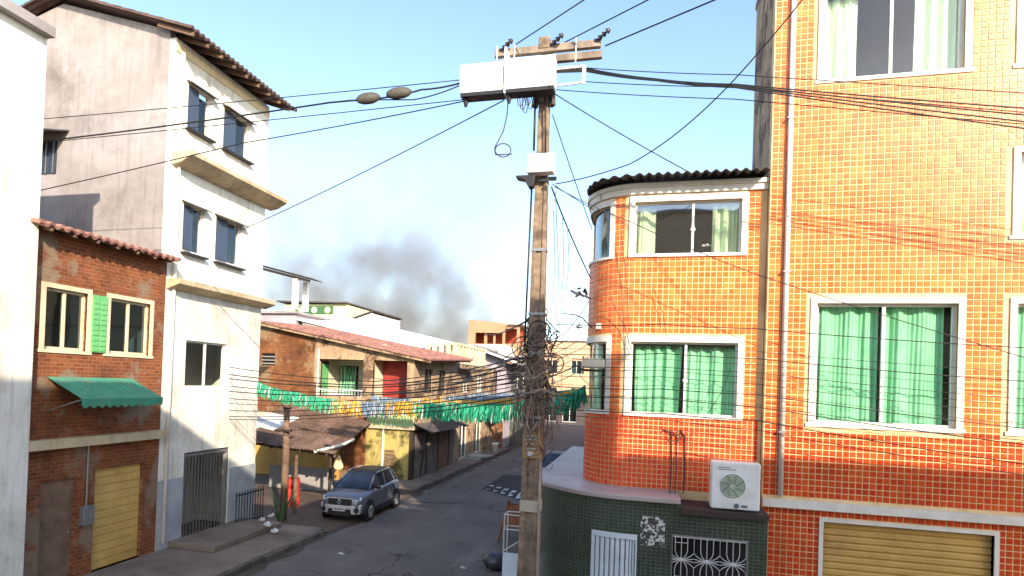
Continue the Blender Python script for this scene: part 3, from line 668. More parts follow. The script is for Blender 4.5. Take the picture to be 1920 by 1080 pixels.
def ribbed(mb, p0, p1, p2, p3, pitch, amp, thick=.05, steps=1, stepz=0.0):
    """p0-p1 upper edge, p3-p2 lower edge; ribs run from upper to lower"""
    p0, p1, p2, p3 = map(Vector, (p0, p1, p2, p3)); W_ = (p1 - p0).length; n = int(W_ / pitch * 6); nv = (p1 - p0).cross(p3 - p0).normalized()
    if nv.z < 0: nv = -nv
    rows_ = []
    for st_ in range(steps):
        for e_ in (0, 1): rows_.append(((st_ + e_) / steps, stepz * (1 - e_) * -1 if False else (stepz if e_ else 0)))
    k = len(mb.v)
    for (t, lift) in rows_:
        for i in range(n + 1):
            s_ = i / n; a = p0.lerp(p1, s_); b = p3.lerp(p2, s_); q_ = a.lerp(b, t) + nv * (amp * math.sin(s_ * W_ / pitch * 2 * PI) + lift)
            mb.v.append(tuple(q_))
    for r in range(len(rows_) - 1):
        for i in range(n): a = k + r * (n + 1) + i; mb.f.append((a, a + 1, a + n + 2, a + n + 1))
    k2 = len(mb.v)
    for t in (0, 1):
        for i in range(n + 1):
            s_ = i / n; q_ = p0.lerp(p1, s_).lerp(p3.lerp(p2, s_), t) + nv * (amp * math.sin(s_ * W_ / pitch * 2 * PI) - thick); mb.v.append(tuple(q_))
    for i in range(n): a = k2 + i; mb.f.append((a, a + n + 1, a + n + 2, a + 1))
    L = k + (len(rows_) - 1) * (n + 1)
    for i in range(n): mb.f.append((L + i, L + i + 1, k2 + n + 1 + i + 1, k2 + n + 1 + i)); mb.f.append((k + i, k2 + i, k2 + i + 1, k + i + 1))
    for e_ in (0, n): mb.f.append((k + e_, L + e_, k2 + n + 1 + e_, k2 + e_))
    return mb
ribbed(g, (-16, WY0 - .35, WH + 1.55), (-16, WY1 + .45, WH + 1.55), (-11.45, WY1 + .45, WH + .02), (-11.45, WY0 - .35, WH + .02), .2, .03, .05, 10, .015)
rfm = M('dark_clay_tile', (.13, .085, .07), (.08, .05, .042), 3, .9, bs=20, bstr=.5, dirt=(.05, .03, .025), dirtamt=.6)
rf = g.build('roof', rfm, wb, fix=False)
g = MB(); ribbed(g, (-16, WY0 - .35, WH + 1.55), (-16, WY1 + .45, WH + 1.55), (-19.9, WY1 + .45, WH + .35), (-19.9, WY0 - .35, WH + .35), .2, .03, .05, 8, .015); g.build('roof_back', rfm, wb, fix=False)
for i in range(9): y = WY0 - .2 + i * .55; g = MB(); g.bar((-12.6, y, WH + .27), (-11.5, y, WH - .11), .06, .09); g.build('rafter', wood, wb)
g = MB(); g.box(WX + .001, WX + .03, WY0, WY1, WH - .35, WH - .14); g.build('eaves_band', creamp, wb)
bal = M('stained_cream_concrete', (.60, .48, .32), (.48, .36, .22), 1.2, .9, bs=25, bstr=.4, dirt=(.18, .12, .07), dirtamt=.5, streak=.5)
g = MB(); g.extr([(WX, 10.25), (WX + .28, 10.30), (WX + .62, 10.48), (WX + .62, 10.6), (WX, 10.6)], 'y', WY0, WY1 + .28); g.build('balcony_slab', bal, wb, bevel=.01)
g = MB(); g.extr([(WX, 6.98), (WX + .40, 7.12), (WX + .40, 7.26), (WX, 7.26)], 'y', WY0, WY1 + .22); g.build('cornice', bal, wb, bevel=.01)
blue = flat('dark_blue_shutter', (.05, .07, .11), .5)
for (a, b, c, d) in WW: window(wb, fx, a, b, c, d, trimw, glass, 1, .07, .05); 
for (a, b, c, d) in WW[:4]:
    g = MB(); g.extr([(WX + .001, d + .02), (WX + .20, d - .06), (WX + .20, d - .03), (WX + .001, d + .06)], 'y', a - .08, b + .08); g.build('window_hood', fibre, wb)
    g = MB(); g.box(WX + .001, WX + .16, a - .06, b + .06, c - .09, c - .04); g.build('sill', darkm, wb)
    g = MB(); g.box(WX - .05, WX - .02, a + .06, (a + b) / 2 - .03, c + .06, d - .06); g.build('shutter_leaf', blue, wb)
base = M('grey_blue_shade', (.40, .42, .44), (.33, .35, .37), 1, .85, bs=25, bstr=.2, dirt=(.15, .15, .15), dirtamt=.4)  # grey-blue stands for the cast shade at the wall foot, painted on
for (a, b) in ((16.21, WY1 + .01), (WY0, 14.29)): g = MB(); g.box(WX + .001, WX + .02, a, b, .14, 1.95); g.build('shade_panel', base, wb)
gate = MB(); gate.box(WX - .06, WX - .03, 14.3, 14.36, .14, 2.55); gate.box(WX - .06, WX - .03, 16.14, 16.2, .14, 2.55); gate.box(WX - .06, WX - .03, 14.36, 16.14, 2.48, 2.55); gt = gate.build('gate', greym, wb)
for i in range(14): y = 14.43 + i * .125; g = MB(); g.box(WX - .055, WX - .035, y, y + .02, .16, 2.479); g.build('gate_bar', greym, gt)
# small barred window and tin hood on the bare side wall
g = MB(); g.box(-17.2, -16.0, WY0 - .02, WY0 - .001, 10.2, 11.1); ww = g.build('side_window', flat('dark_glass', (.03, .035, .045), .15), wb)
for i in range(5): g = MB(); x = -17.1 + i * .25; g.box(x, x + .03, WY0 - .05, WY0 - .03, 10.2, 11.1); g.build('bar', greym, ww)
g = MB(); g.extr([(WY0 - .001, 11.35), (WY0 - .75, 11.1), (WY0 - .75, 11.13), (WY0 - .001, 11.39)], 'x', -17.6, -15.6); g.build('tin_hood', fibre, wb)
# iron fence and step
ft = thing('iron_fence', 'short dark iron fence at the foot of the white building', 'fence', (-11.9, 17, .14))
g = MB(); g.box(-11.92, -11.89, 16.2, 17.6, 1.1, 1.14); g.box(-11.92, -11.89, 16.2, 17.6, .25, .28); g.build('rail', darkm, ft)
for i in range(11): y = 16.22 + i * .135; g = MB(); g.box(-11.915, -11.895, y, y + .02, .14, 1.22); g.build('picket', darkm, ft)
g = MB(); g.box(-12.19, -10.75, 13.8, 16.9, .141, .30); solo(g, 'stone_step', conc, 'worn concrete step before the white building beside the fence', 'step', bevel=.02)

# ------------------------------------------------------------------ brown house and cream house beyond the photograph's edge
bh = thing('brown_house', 'two storey brown brick house with green awning beside bare cement wall', 'house', (-12.2, 11.6, 0))
BY0, BY1, BX, BHH = 9.75, 13.38, -12.2, 7.7
fb = facing_x(BX)
BW = [(11.7, 12.9, 5.2, 6.5), (10.1, 11.1, 5.2, 6.5), (10.2, 11.0, .14, 2.4), (11.5, 12.9, .14, 2.5)]
grid_wall(fb, BY0, BY1, 0, BHH, BW, .2).build('wall', brickY, bh)
g = MB(); g.box(-18, BX - .2, BY0, BY0 + .2, 0, BHH); g.build('side_wall', brickA, bh)
g = MB(); g.box(-14, -13.9, BY0 + .2, BY1, 0, BHH); g.build('inner_wall', roomw, bh)
g = MB(); ribbed(g, (-18, BY0 - .2, 9.0), (-18, BY1, 9.0), (-11.75, BY1, 7.72), (-11.75, BY0 - .2, 7.72), .22, .035, .05, 14, .018); g.build('roof', rooft, bh, fix=False)
for i in range(7): y = BY0 + .1 + i * .55; g = MB(); g.bar((-12.6, y, 7.80), (-11.8, y, 7.63), .06, .08); g.build('rafter', wood, bh)
for k_, (a, b, c, d) in enumerate(BW[:2]):
    wn = window(bh, fb, a, b, c, d, creamp, glasst, 1, .07, .06, creamp)
    for (p, q_) in (((11.405, 11.59),) if k_ == 0 else ((11.21, 11.395),)):
        g = MB(); g.box(BX + .005, BX + .05, p, q_, c, d); sh_ = g.build('shutter', greend, wn)
        for i in range(10): g = MB(); z = c + .06 + i * (d - c - .1) / 10; g.bar((BX + .055, p + .02, z), (BX + .055, q_ - .02, z + .0), .02, .07); g.build('slat', greend, sh_)
g = MB(); ny, nx = 44, 8
for i in range(ny + 1):
    y = 10.2 + 2.2 * i / ny; sag = .05 * abs(math.sin(i / ny * PI * 4)) + .012 * math.sin(i * 2.3)
    for k_ in range(nx + 1): t = k_ / nx; g.v.append((BX + .005 + .95 * t, y, 4.62 - .43 * t - sag * math.sin(PI * t)))
    g.v.append((BX + .955, y, 4.19 - .14 - .06 * abs(math.sin(i / ny * PI * 11))))
for i in range(ny):
    for k_ in range(nx + 1): a = i * (nx + 2) + k_; g.f.append((a, a + 1, a + nx + 3, a + nx + 2))
g.build('awning', M('green_canvas', (.06, .29, .17), (.045, .21, .125), 3, .85, bs=40, bstr=.25, dirt=(.12, .22, .15), dirtamt=.7, streak=.6), bh, fix=False)
for y in (10.25, 12.35): g = MB(); g.tube([(BX, y, 3.9), (BX + .9, y, 4.17)], .015, 6); g.build('awning_arm', greym, bh)
g = MB(); g.box(BX - .12, BX - .06, 10.2, 11.0, .14, 2.4); dd = g.build('door', wood, bh)
g = MB(); g.ball((BX - .04, 10.9, 1.2), .03, .03, .03); g.build('handle', greym, dd)
for i in range(12): g = MB(); z = .15 + i * .195; g.box(BX - .14, BX - .1, 11.5, 12.9, z, z + .185); g.build('shutter_slat', sh, bh)
g = MB(); g.box(BX + .001, BX + .22, BY0, BY1, 3.1, 3.3); g.build('floor_band', bal, bh)
g = MB(); g.box(BX + .001, BX + .14, 11.12, 11.40, 1.3, 1.72); mt_b = g.build('meter_box', greym, bh, bevel=.01); g = MB(); g.tube([(BX + .04, 11.26, 1.72), (BX + .04, 11.26, 3.1)], .02, 6); g.build('conduit', greym, mt_b)
g = MB(); g.tube([(WX + .06, 13.6, 13.3), (WX + .06, 13.6, .3)], .05, 10); g.build('drain_pipe', trimw, wb, smooth=True)
ch = thing('cream_house', 'tall cream rendered house next to the brown brick house', 'house', (-12.1, 7, 0))
fc = facing_x(-12.0)
CW = [(7.2, 8.4, 8.0, 9.4), (7.2, 8.4, 4.6, 6.0), (7.2, 8.4, 1.0, 2.4)]
grid_wall(fc, 4.5, 9.73, 0, 11.5, CW, .2).build('wall', whitep, ch)
g = MB(); g.box(-18, -12.2, 9.55, 9.73, 0, 11.5); g.box(-18, -12.2, 4.5, 4.7, 0, 11.5); g.box(-13.6, -13.5, 4.7, 9.55, 0, 11.5); g.build('side_wall', creamp, ch)
for (a, b, c, d) in CW: window(ch, fc, a, b, c, d, trimw, glass, 1, .07, .05, trimw)
g = MB(); g.box(-18.1, -11.8, 4.4, 9.74, 11.5, 11.7); g.build('roof', cement, ch)

# ------------------------------------------------------------------ houses on the camera's own side (they shade the street)
ob = thing('balcony_house', 'plain rendered house behind the viewpoint that shades the street', 'house', (6, -6, 0))
fo = facing_y(-.7)
def back(a, d, z): return (a, -.7 - d, z)
OW = [(x, x + 1.4, z, z + 1.3) for x in (1.5, 5, 7.3) for z in (1.2, 4.6, 7.8)]
OW2 = [(x, x + 1.4, z, z + 1.3) for x in (9.8, 13) for z in (1.2, 4.6, 7.8)]
grid_wall(back, -2.6, 4, 0, 11.8, [o for o in OW if o[0] < 4], .2).build('wall', creamp, ob); grid_wall(back, 4.01, 9, 0, 12.8, [o for o in OW if o[0] > 4], .2).build('wall', creamp, ob); grid_wall(back, 9.01, 17, 0, 10.85, OW2, .2).build('wall', creamp, ob)  # wall heights stepped to set where the shade edges fall
g = MB(); g.box(-2.6, -2.4, -11, -.9, 0, 11.8); g.build('side_wall', creamp, ob); g = MB(); g.box(16.8, 17, -11, -.9, 0, 10.8); g.build('side_wall', creamp, ob); g = MB(); g.box(-2.4, 16.8, -11, -10.8, 0, 10.8); g.build('rear_wall', creamp, ob)
g = MB(); g.box(4.01, 4.2, -8, -.9, 10.8, 12.8); g.build('raised_shade_wall', creamp, ob); g = MB(); g.box(8.8, 9.0, -8, -.9, 10.8, 12.8); g.build('raised_shade_wall', creamp, ob)  # raised middle added out of view to keep sun off the road
g = MB(); g.box(-2.7, 4.0, -11.1, -.6, 11.8, 11.95); g.build('roof', cement, ob); g = MB(); g.box(4.0, 9.05, -8.1, -.6, 12.8, 12.95); g.build('raised_shade_roof', cement, ob); g = MB(); g.box(9.06, 17.1, -11.1, -.6, 10.85, 10.98); g.build('roof', cement, ob)
g = MB(); g.box(-2.4, 16.8, -3, -2.9, 0, 10.7); g.build('inner_wall', dark, ob)

# ------------------------------------------------------------------ brick gable house (its gable faces the camera)
ha = thing('brick_gable_house', 'weathered brick house with porch, red panel and clay tiled shed roof', 'house', (-14.5, 30, 0))
GY = 27.0
def rz(x): return 7.50 - (x + 18.8) * .1830
fg_ = facing_y(GY)
def slope_wall(mb, x0, x1, z0, t=.2, y=GY, zoff=-.07):
    mb.hexa([(x0, y, z0), (x1, y, z0), (x1, y + t, z0), (x0, y + t, z0), (x0, y, rz(x0) + zoff), (x1, y, rz(x1) + zoff), (x1, y + t, rz(x1) + zoff), (x0, y + t, rz(x0) + zoff)]); return mb
g = grid_wall(fg_, -18.85, -15.72, 0, 6.6, [(-18.7, -17.93, 5.33, 5.93)], .2); slope_wall(g, -18.85, -15.72, 6.6); g.build('brick_wall', brickA, ha)
g = MB(); g.box(-18.7, -17.93, GY + .12, GY + .14, 5.33, 5.93); vw = g.build('vent_opening', dark, ha)
for i in range(3): z = 5.42 + i * .17; g = MB(); g.bar((-18.7, GY + .05, z), (-17.93, GY + .05, z), .06, .05); g.build('vent_slat', cement, vw)
g = MB(); slope_wall(g, -15.72, -10.5, 5.72); g.box(-15.72, -15.52, GY, GY + .2, 3.95, 5.72); g.box(-13.1, -12.6, GY, GY + .2, 3.95, 5.72); g.box(-10.86, -10.5, GY, GY + .2, 3.95, 5.72); g.box(-15.72, -10.5, GY, GY + .2, 3.5, 3.95); g.build('porch_wall', beige, ha)
for (a, b, z) in ((-15.54, -15.46, 6.2), (-13.02, -12.72, 5.9), (-10.84, -10.52, 5.6)): g = MB(); g.box(a, b, GY - .04, GY - .001, 3.5, z); g.build('pilaster', beige if b > -15 else trimw, ha)
pc = M('porch_cream', (.74, .68, .50), (.66, .6, .42), 1.2, .8, bs=25, bstr=.2, dirt=(.4, .32, .2), dirtamt=.3)
g = MB(); g.box(-15.72, -15.52, GY + .2, 29.0, 3.0, 6.9); g.build('porch_side_wall', pc, ha)
g = MB(); g.box(-15.52, -12.9, 29.0, 29.2, 3.0, 6.6); g.build('porch_back_wall', pc, ha)
g = MB(); g.box(-15.72, -12.6, GY + .2, 29.2, 3.3, 3.49); g.build('porch_floor', conc, ha)
g = MB(); g.box(-15.72, -10.5, GY + .2, 29.2, 5.73, 5.8); g.build('porch_ceiling', beige, ha)
g = MB(); g.box(-12.9, -12.65, GY + .2, 28.99, 3.5, 5.729); g.build('porch_partition', pc, ha)
g = MB(); g.box(-15.519, -15.47, GY + .28, GY + .95, 3.5, 5.5); gd = g.build('porch_door', greend, ha); g = MB(); g.box(-15.519, -15.46, GY + .24, GY + .28, 3.5, 5.62); g.box(-15.519, -15.46, GY + .28, GY + .99, 5.5, 5.62); g.build('door_frame', woodd, gd)
g = MB(); g.box(-15.35, -14.35, 28.94, 28.999, 3.9, 5.45); pw = g.build('porch_window', dark, ha)
curtain_sheet(ha, facing_y(28.9), -15.3, -14.4, 3.95, 5.4, .0, curt)
for i in range(6): x = -15.35 + i * .19; g = MB(); g.box(x, x + .025, 28.82, 28.845, 3.9, 5.45); g.build('window_bar', darkm, pw)
g = MB(); g.box(-15.0, -13.1, GY + .03, GY + .06, 4.0, 4.04); g.box(-15.5, -13.12, GY + .03, GY + .06, 4.22, 4.26); rl = g.build('porch_rail', whitebox, ha)
for i in range(15): x = -15.45 + i * .16; g = MB(); g.box(x, x + .025, GY + .035, GY + .055, 3.951, 4.22); g.build('baluster', whitebox, rl)
g = MB(); g.box(-12.6, -10.86, GY + 1.22, GY + 1.28, 3.95, 5.72); rp = g.build('red_panel', redp, ha)
for i in range(6): z = 4.05 + i * .28; g = MB(); g.box(-12.59, -10.87, GY + 1.20, GY + 1.219, z, z + .24); g.build('board', redp, rp)
g = MB(); g.box(-12.75, -12.6, GY + .02, GY + .1, 3.95, 5.72); g.build('panel_post', trimw, ha)
# green slat screen over the yellow wall
g = MB(); g.box(-12.85, -10.5, GY + .14, GY + .2, 2.66, 3.5); g.build('screen_backing', yellgr, ha)
g = MB(); g.box(-12.85, -10.42, GY - .05, GY + .02, 3.42, 3.5); g.box(-12.85, -10.42, GY - .05, GY + .02, 2.66, 2.74); sc = g.build('screen_frame', greenp, ha)
for i in range(16): x = -12.8 + i * .15; g = MB(); g.box(x, x + .07, GY - .03, GY, 2.741, 3.419); g.build('slat', greenp, sc)
g = MB(); g.box(-13.0, -10.35, GY - .16, GY + .14, 2.5, 2.659); g.build('floor_beam', bal, ha)
g = MB(); g.box(-12.85, -10.5, GY, GY + .2, .0, 2.5); g.build('yellow_wall', yellowp, ha)
g = MB(); g.box(-15.72, -12.85, GY, GY + .2, 0, 3.5); g.build('lower_brick_wall', brickA, ha)
for i in range(5): g = MB(); z = .75 + i * .16; g.box(-11.85, -11.35, GY - .03, GY - .001, z, z + .11); g.build('vent_slat', wood, ha)
g = MB(); g.box(-10.62, -10.46, GY - .03, GY + .3, 0, 2.5); g.build('corner_post', woodd, ha)
g = MB(); g.box(-11.98, -11.9, GY - .05, GY - .001, .16, 2.5); g.build('wall_pipe', trimw, ha)
# street side: lower timber fronts, upper plaster wall
fs = facing_x(-10.5)
HB = [(30.6, 31.7, 4.2, 5.4), (28.4, 29.6, 4.2, 5.4)]
grid_wall(fs, GY + .2, 33.6, 2.5, 5.9, HB, .2).build('side_wall', beige, ha)
for (a, b, c, d) in HB: window(ha, fs, a, b, c, d, woodd, glasst, 1, .08, .05)
g = MB(); g.box(-10.7, -10.5, GY + .3, 33.6, 0, 2.5); g.build('front_backing', woodg, ha)
y = GY + .32
for k_ in range(3):
    wd = (1.5, 1.6, 1.7)[k_]; g = MB(); g.box(-10.499, -10.46, y, y + wd + .12, 2.3, 2.42); fr_ = g.build('door_header', woodd, ha)
    for i in range(7):
        g = MB(); a = y + i * wd / 7; g.box(-10.499, -10.455 + random.uniform(-.012, .012), a + .008, a + wd / 7 - .004, .17, 2.29); g.build('plank', (woodg, woodg, wood)[k_], fr_)
    if k_ == 0:
        g = MB(); g.bar((-10.43, y + .75, .2), (-10.43, y + 1.15, 1.35), .05, .05); g.bar((-10.43, y + .5, 1.38), (-10.43, y + 1.25, 1.38), .06, .07); g.build('brace', woodd, fr_)
    y += wd + .14
    g = MB(); g.box(-10.499, -10.43, y - .13, y - .01, .16, 2.45); g.build('jamb', woodd, ha)
g = MB()
for i in range(6):
    a = GY + .05 + i * 1.05; g = MB(); dz = random.uniform(-.04, .04); ribbed(g, (-10.49, a, 2.78 + dz), (-10.49, a + 1.12, 2.78 + dz), (-9.55 + random.uniform(-.12, .1), a + 1.12, 2.42 + dz), (-9.55 + random.uniform(-.1, .1), a, 2.42 + dz), .14, .014, .01); g.build('awning_sheet', fibre, ha, fix=False)
# roof
g = MB(); xe = -9.6
ribbed(g, (-18.95, 26.62, rz(-18.95)), (-18.95, 33.8, rz(-18.95) + .30), (xe, 33.8, rz(xe) + .30), (xe, 26.62, rz(xe)), .21, .04, .045, 24, .02); g.build('roof', rooft, ha, fix=False)
g = MB(); g.hexa([(-18.95, 26.68, rz(-18.95) - .17), (xe, 26.68, rz(xe) - .17), (xe, 26.74, rz(xe) - .17), (-18.95, 26.74, rz(-18.95) - .17), (-18.95, 26.68, rz(-18.95) - .06), (xe, 26.68, rz(xe) - .06), (xe, 26.74, rz(xe) - .06), (-18.95, 26.74, rz(-18.95) - .06)]); g.build('verge_board', beige, ha)
for i in range(12): y = 26.9 + i * .6; dz = i * .6 * .042; g = MB(); g.bar((-10.6, y, rz(-10.6) - .11 + dz), (-9.68, y, rz(-9.68) - .11 + dz), .07, .1); g.build('rafter', woodd, ha)

# ------------------------------------------------------------------ tin shelter in front of it
shl = thing('tin_shelter', 'rusty sheet metal lean-to shelter behind the parked car', 'shelter', (-13.5, 23.5, 0))
FL, FR, BR, BL = Vector((-15.2, 20.6, 2.30)), Vector((-11.35, 21.0, 1.95)), Vector((-12.5, 26.75, 2.78)), Vector((-17.2, 26.75, 3.40))
NS = 7
for r in range(2):
    for i in range(NS):
        t0, t1 = i / NS, (i + 1.12) / NS; v0, v1 = (0, .56) if r == 0 else (.5, 1.0); j = lambda: random.uniform(-.03, .03)
        a = BL.lerp(BR, t0); b = BL.lerp(BR, t1); c = FL.lerp(FR, t1); d = FL.lerp(FR, t0); lift = Vector((0, 0, .035 * (1 - r) + .012 * (i % 2)))
        g = MB(); ribbed(g, a.lerp(d, v0) + lift, b.lerp(c, v0) + lift, b.lerp(c, v1 + j() * .6) + lift, a.lerp(d, v1 + j() * .6) + lift, .15, .016, .008)
        g.build('roof_sheet', (rust, rust2, rust)[(i + 2 * r) % 3], shl, fix=False)
for t in (.06, .36, .66, .94): g = MB(); g.bar(BL.lerp(BR, t) - Vector((0, 0, .1)), FL.lerp(FR, t) - Vector((0, 0, .1)), .07, .1); g.build('rafter', woodd, shl)
for t in (.08, .5, .92):
    g = MB(); g.bar(BL.lerp(FL, t) - Vector((0, 0, .2)), BR.lerp(FR, t) - Vector((0, 0, .2)), .08, .1); g.build('purlin', wood, shl)
g = MB(); g.tube([FR + Vector((-.75, -.02, .02)), FR + Vector((.05, .75, .28)), FR + Vector((.08, 1.6, .42))], .055, 8); g.build('eaves_pipe', trimw, shl, smooth=True)
for (x, y, z, mt_) in ((-13.75, 25.5, 2.55, woodd), (-11.6, 21.35, 1.75, woodd), (-14.9, 21.0, 2.1, wood), (-11.75, 19.2, 2.05, wood)):
    g = MB(); g.tube([(x, y, 0.01), (x + .02, y, z * .5), (x, y + .02, z)], .075, 8, .06); g.build('post', mt_, shl)
for i in range(3):    # white sheets on the white-building side
    a = Vector((-13.0 - .55 * i, 18.7 - .05 * i, 3.05 + .06 * i)); g = MB(); g.slab([a, a + Vector((.6, .05, -.1)), a + Vector((.45, 1.9, .22)), a + Vector((-.15, 1.85, .3))], .03); g.build('pale_sheet', trimw if i < 2 else creamp, shl)
orangew = M('ochre_wall', (.62, .36, .08), (.52, .28, .06), 1.2, .85, bs=20, bstr=.4, dirt=(.3, .14, .05), dirtamt=.5, streak=.5)
g = MB(); g.box(-18.8, -13.9, 26.4, 26.6, .01, 2.7); g.build('ochre_wall', orangew, shl)
g = MB(); g.box(-13.85, -12.85, 26.5, 26.7, .01, 2.3); g.build('brick_pier', brickA, shl)
g = MB(); g.box(-15.6, -12.6, 23.4, 23.6, .012, .95); solo(g, 'low_wall', cement, 'low grey cement wall beneath the tin shelter', 'wall', bevel=.02)
# tall post standing before the shelter
pt = thing('timber_post', 'tall timber post standing before the tin shelter', 'post', (-11.55, 18.2, 0))
g = MB(); g.tube([(-11.55, 18.2, 0.01), (-11.52, 18.2, 2.0), (-11.57, 18.2, 4.05)], .13, 10, .10); g.build('shaft', wood, pt, smooth=True)
g = MB(); g.bar((-11.85, 18.05, 3.0), (-11.25, 18.05, 3.0), .05, .08); g.bar((-11.6, 18.05, 3.75), (-11.3, 18.05, 3.75), .05, .06); g.build('cleat', woodd, pt)
# bag, barrel, agave, litter
bg_ = thing('hanging_bag', 'pale yellow bag hanging from the shelter edge above the car', 'bag', (-11.75, 22.3, 1.15))
c = Vector((-11.75, 22.3, 1.42))
g = MB(); g.lathe(c, [(.04, .33), (.08, .22), (.17, .02), (.21, -.14), (.17, -.25), (.05, -.29)], 10); g.build('sack', M('pale_sack', (.78, .66, .36), (.66, .54, .28), 5, .85, bs=20, bstr=.5), bg_, smooth=True)
g = MB(); g.tube([c + Vector((0, 0, .33)), c + Vector((-.02, .02, .8))], .01, 5); g.build('string', black, bg_)
br_ = thing('red_barrel', 'red plastic barrel under the shelter beside the timber post', 'barrel', (-12.6, 20.4, .01))
redpl = flat('red_plastic', (.55, .045, .03), .4)
g = MB(); g.lathe((-12.6, 20.4, .012), [(.24, 0), (.28, .05), (.29, .3), (.27, .33), (.29, .36), (.29, .62), (.27, .65), (.29, .68), (.28, .95), (.25, 1.0)], 18); g.build('drum', redpl, br_, smooth=True)
g = MB(); g.lathe((-12.6, 20.4, 1.013), [(.26, 0), (.26, .03), (.05, .045)], 18); g.build('lid', redpl, br_)
ag = thing('agave_plant', 'spiky green agave growing at the foot of the timber post', 'plant', (-11.35, 17.75, .01))
leafm = M('agave_leaf', (.07, .14, .05), (.11, .17, .07), 6, .6, bs=30, bstr=.15, obj=True)
for i in range(22):
    a = random.uniform(0, 2 * PI); L = random.uniform(.6, 1.25); lean = random.uniform(.12, .55); b0 = Vector((-11.35 + .06 * math.cos(a), 17.75 + .06 * math.sin(a), .01)); g = MB(); pr0 = []
    dirv = Vector((math.cos(a), math.sin(a), 0)); sd = Vector((-math.sin(a), math.cos(a), 0))
    for k_ in range(6):
        t = k_ / 5; w_ = .045 * (1 - t) ** .6 * (1 if t > 0 else .6) + .002; p = b0 + dirv * (lean * L * t ** 1.4) + Vector((0, 0, L * (t - .18 * lean * t * t))); pr0 += [p - sd * w_, p + dirv * -.012, p + sd * w_]
    g.add(pr0, [(3 * q_ + e_, 3 * q_ + e_ + 1, 3 * q_ + e_ + 4, 3 * q_ + e_ + 3) for q_ in range(5) for e_ in (0, 1)]); g.build('leaf', leafm, ag, smooth=True, fix=False)
for i, (uu, vv) in enumerate(((492, 975), (502, 985), (508, 968), (515, 1000))):
    r = ray(uu, vv); p = Vector((0, 0, EYE)) + r * ((.36 - EYE) / r.z if i < 3 else (.15 - EYE) / r.z)
    z0 = .30 if i < 3 else .14
    g = MB(); g.ball((p.x, p.y, z0 + .075), .10 + .03 * (i % 2), .08, .06, 10, 6)
    for k_ in range(len(g.v)): x, y, z = g.v[k_]; s_ = 1 + .3 * math.sin(x * 47 + y * 31 + z * 70) + .2 * math.sin(x * 91 - z * 60); g.v[k_] = (p.x + (x - p.x) * s_, p.y + (y - p.y) * s_, z0 + max(0.0, (z - z0)) * s_)
    solo(g, 'litter_bag', litter if i % 2 == 0 else flat('white_scrap', (.7, .7, .68), .6), ('crumpled pale bag on the concrete step nearest the iron fence', 'crumpled white bag in the middle of the concrete step', 'crumpled pale bag on the step closest to the agave', 'small white scrap bag on the pavement before the step')[i], 'litter', 'litter beside the white building', smooth=True)

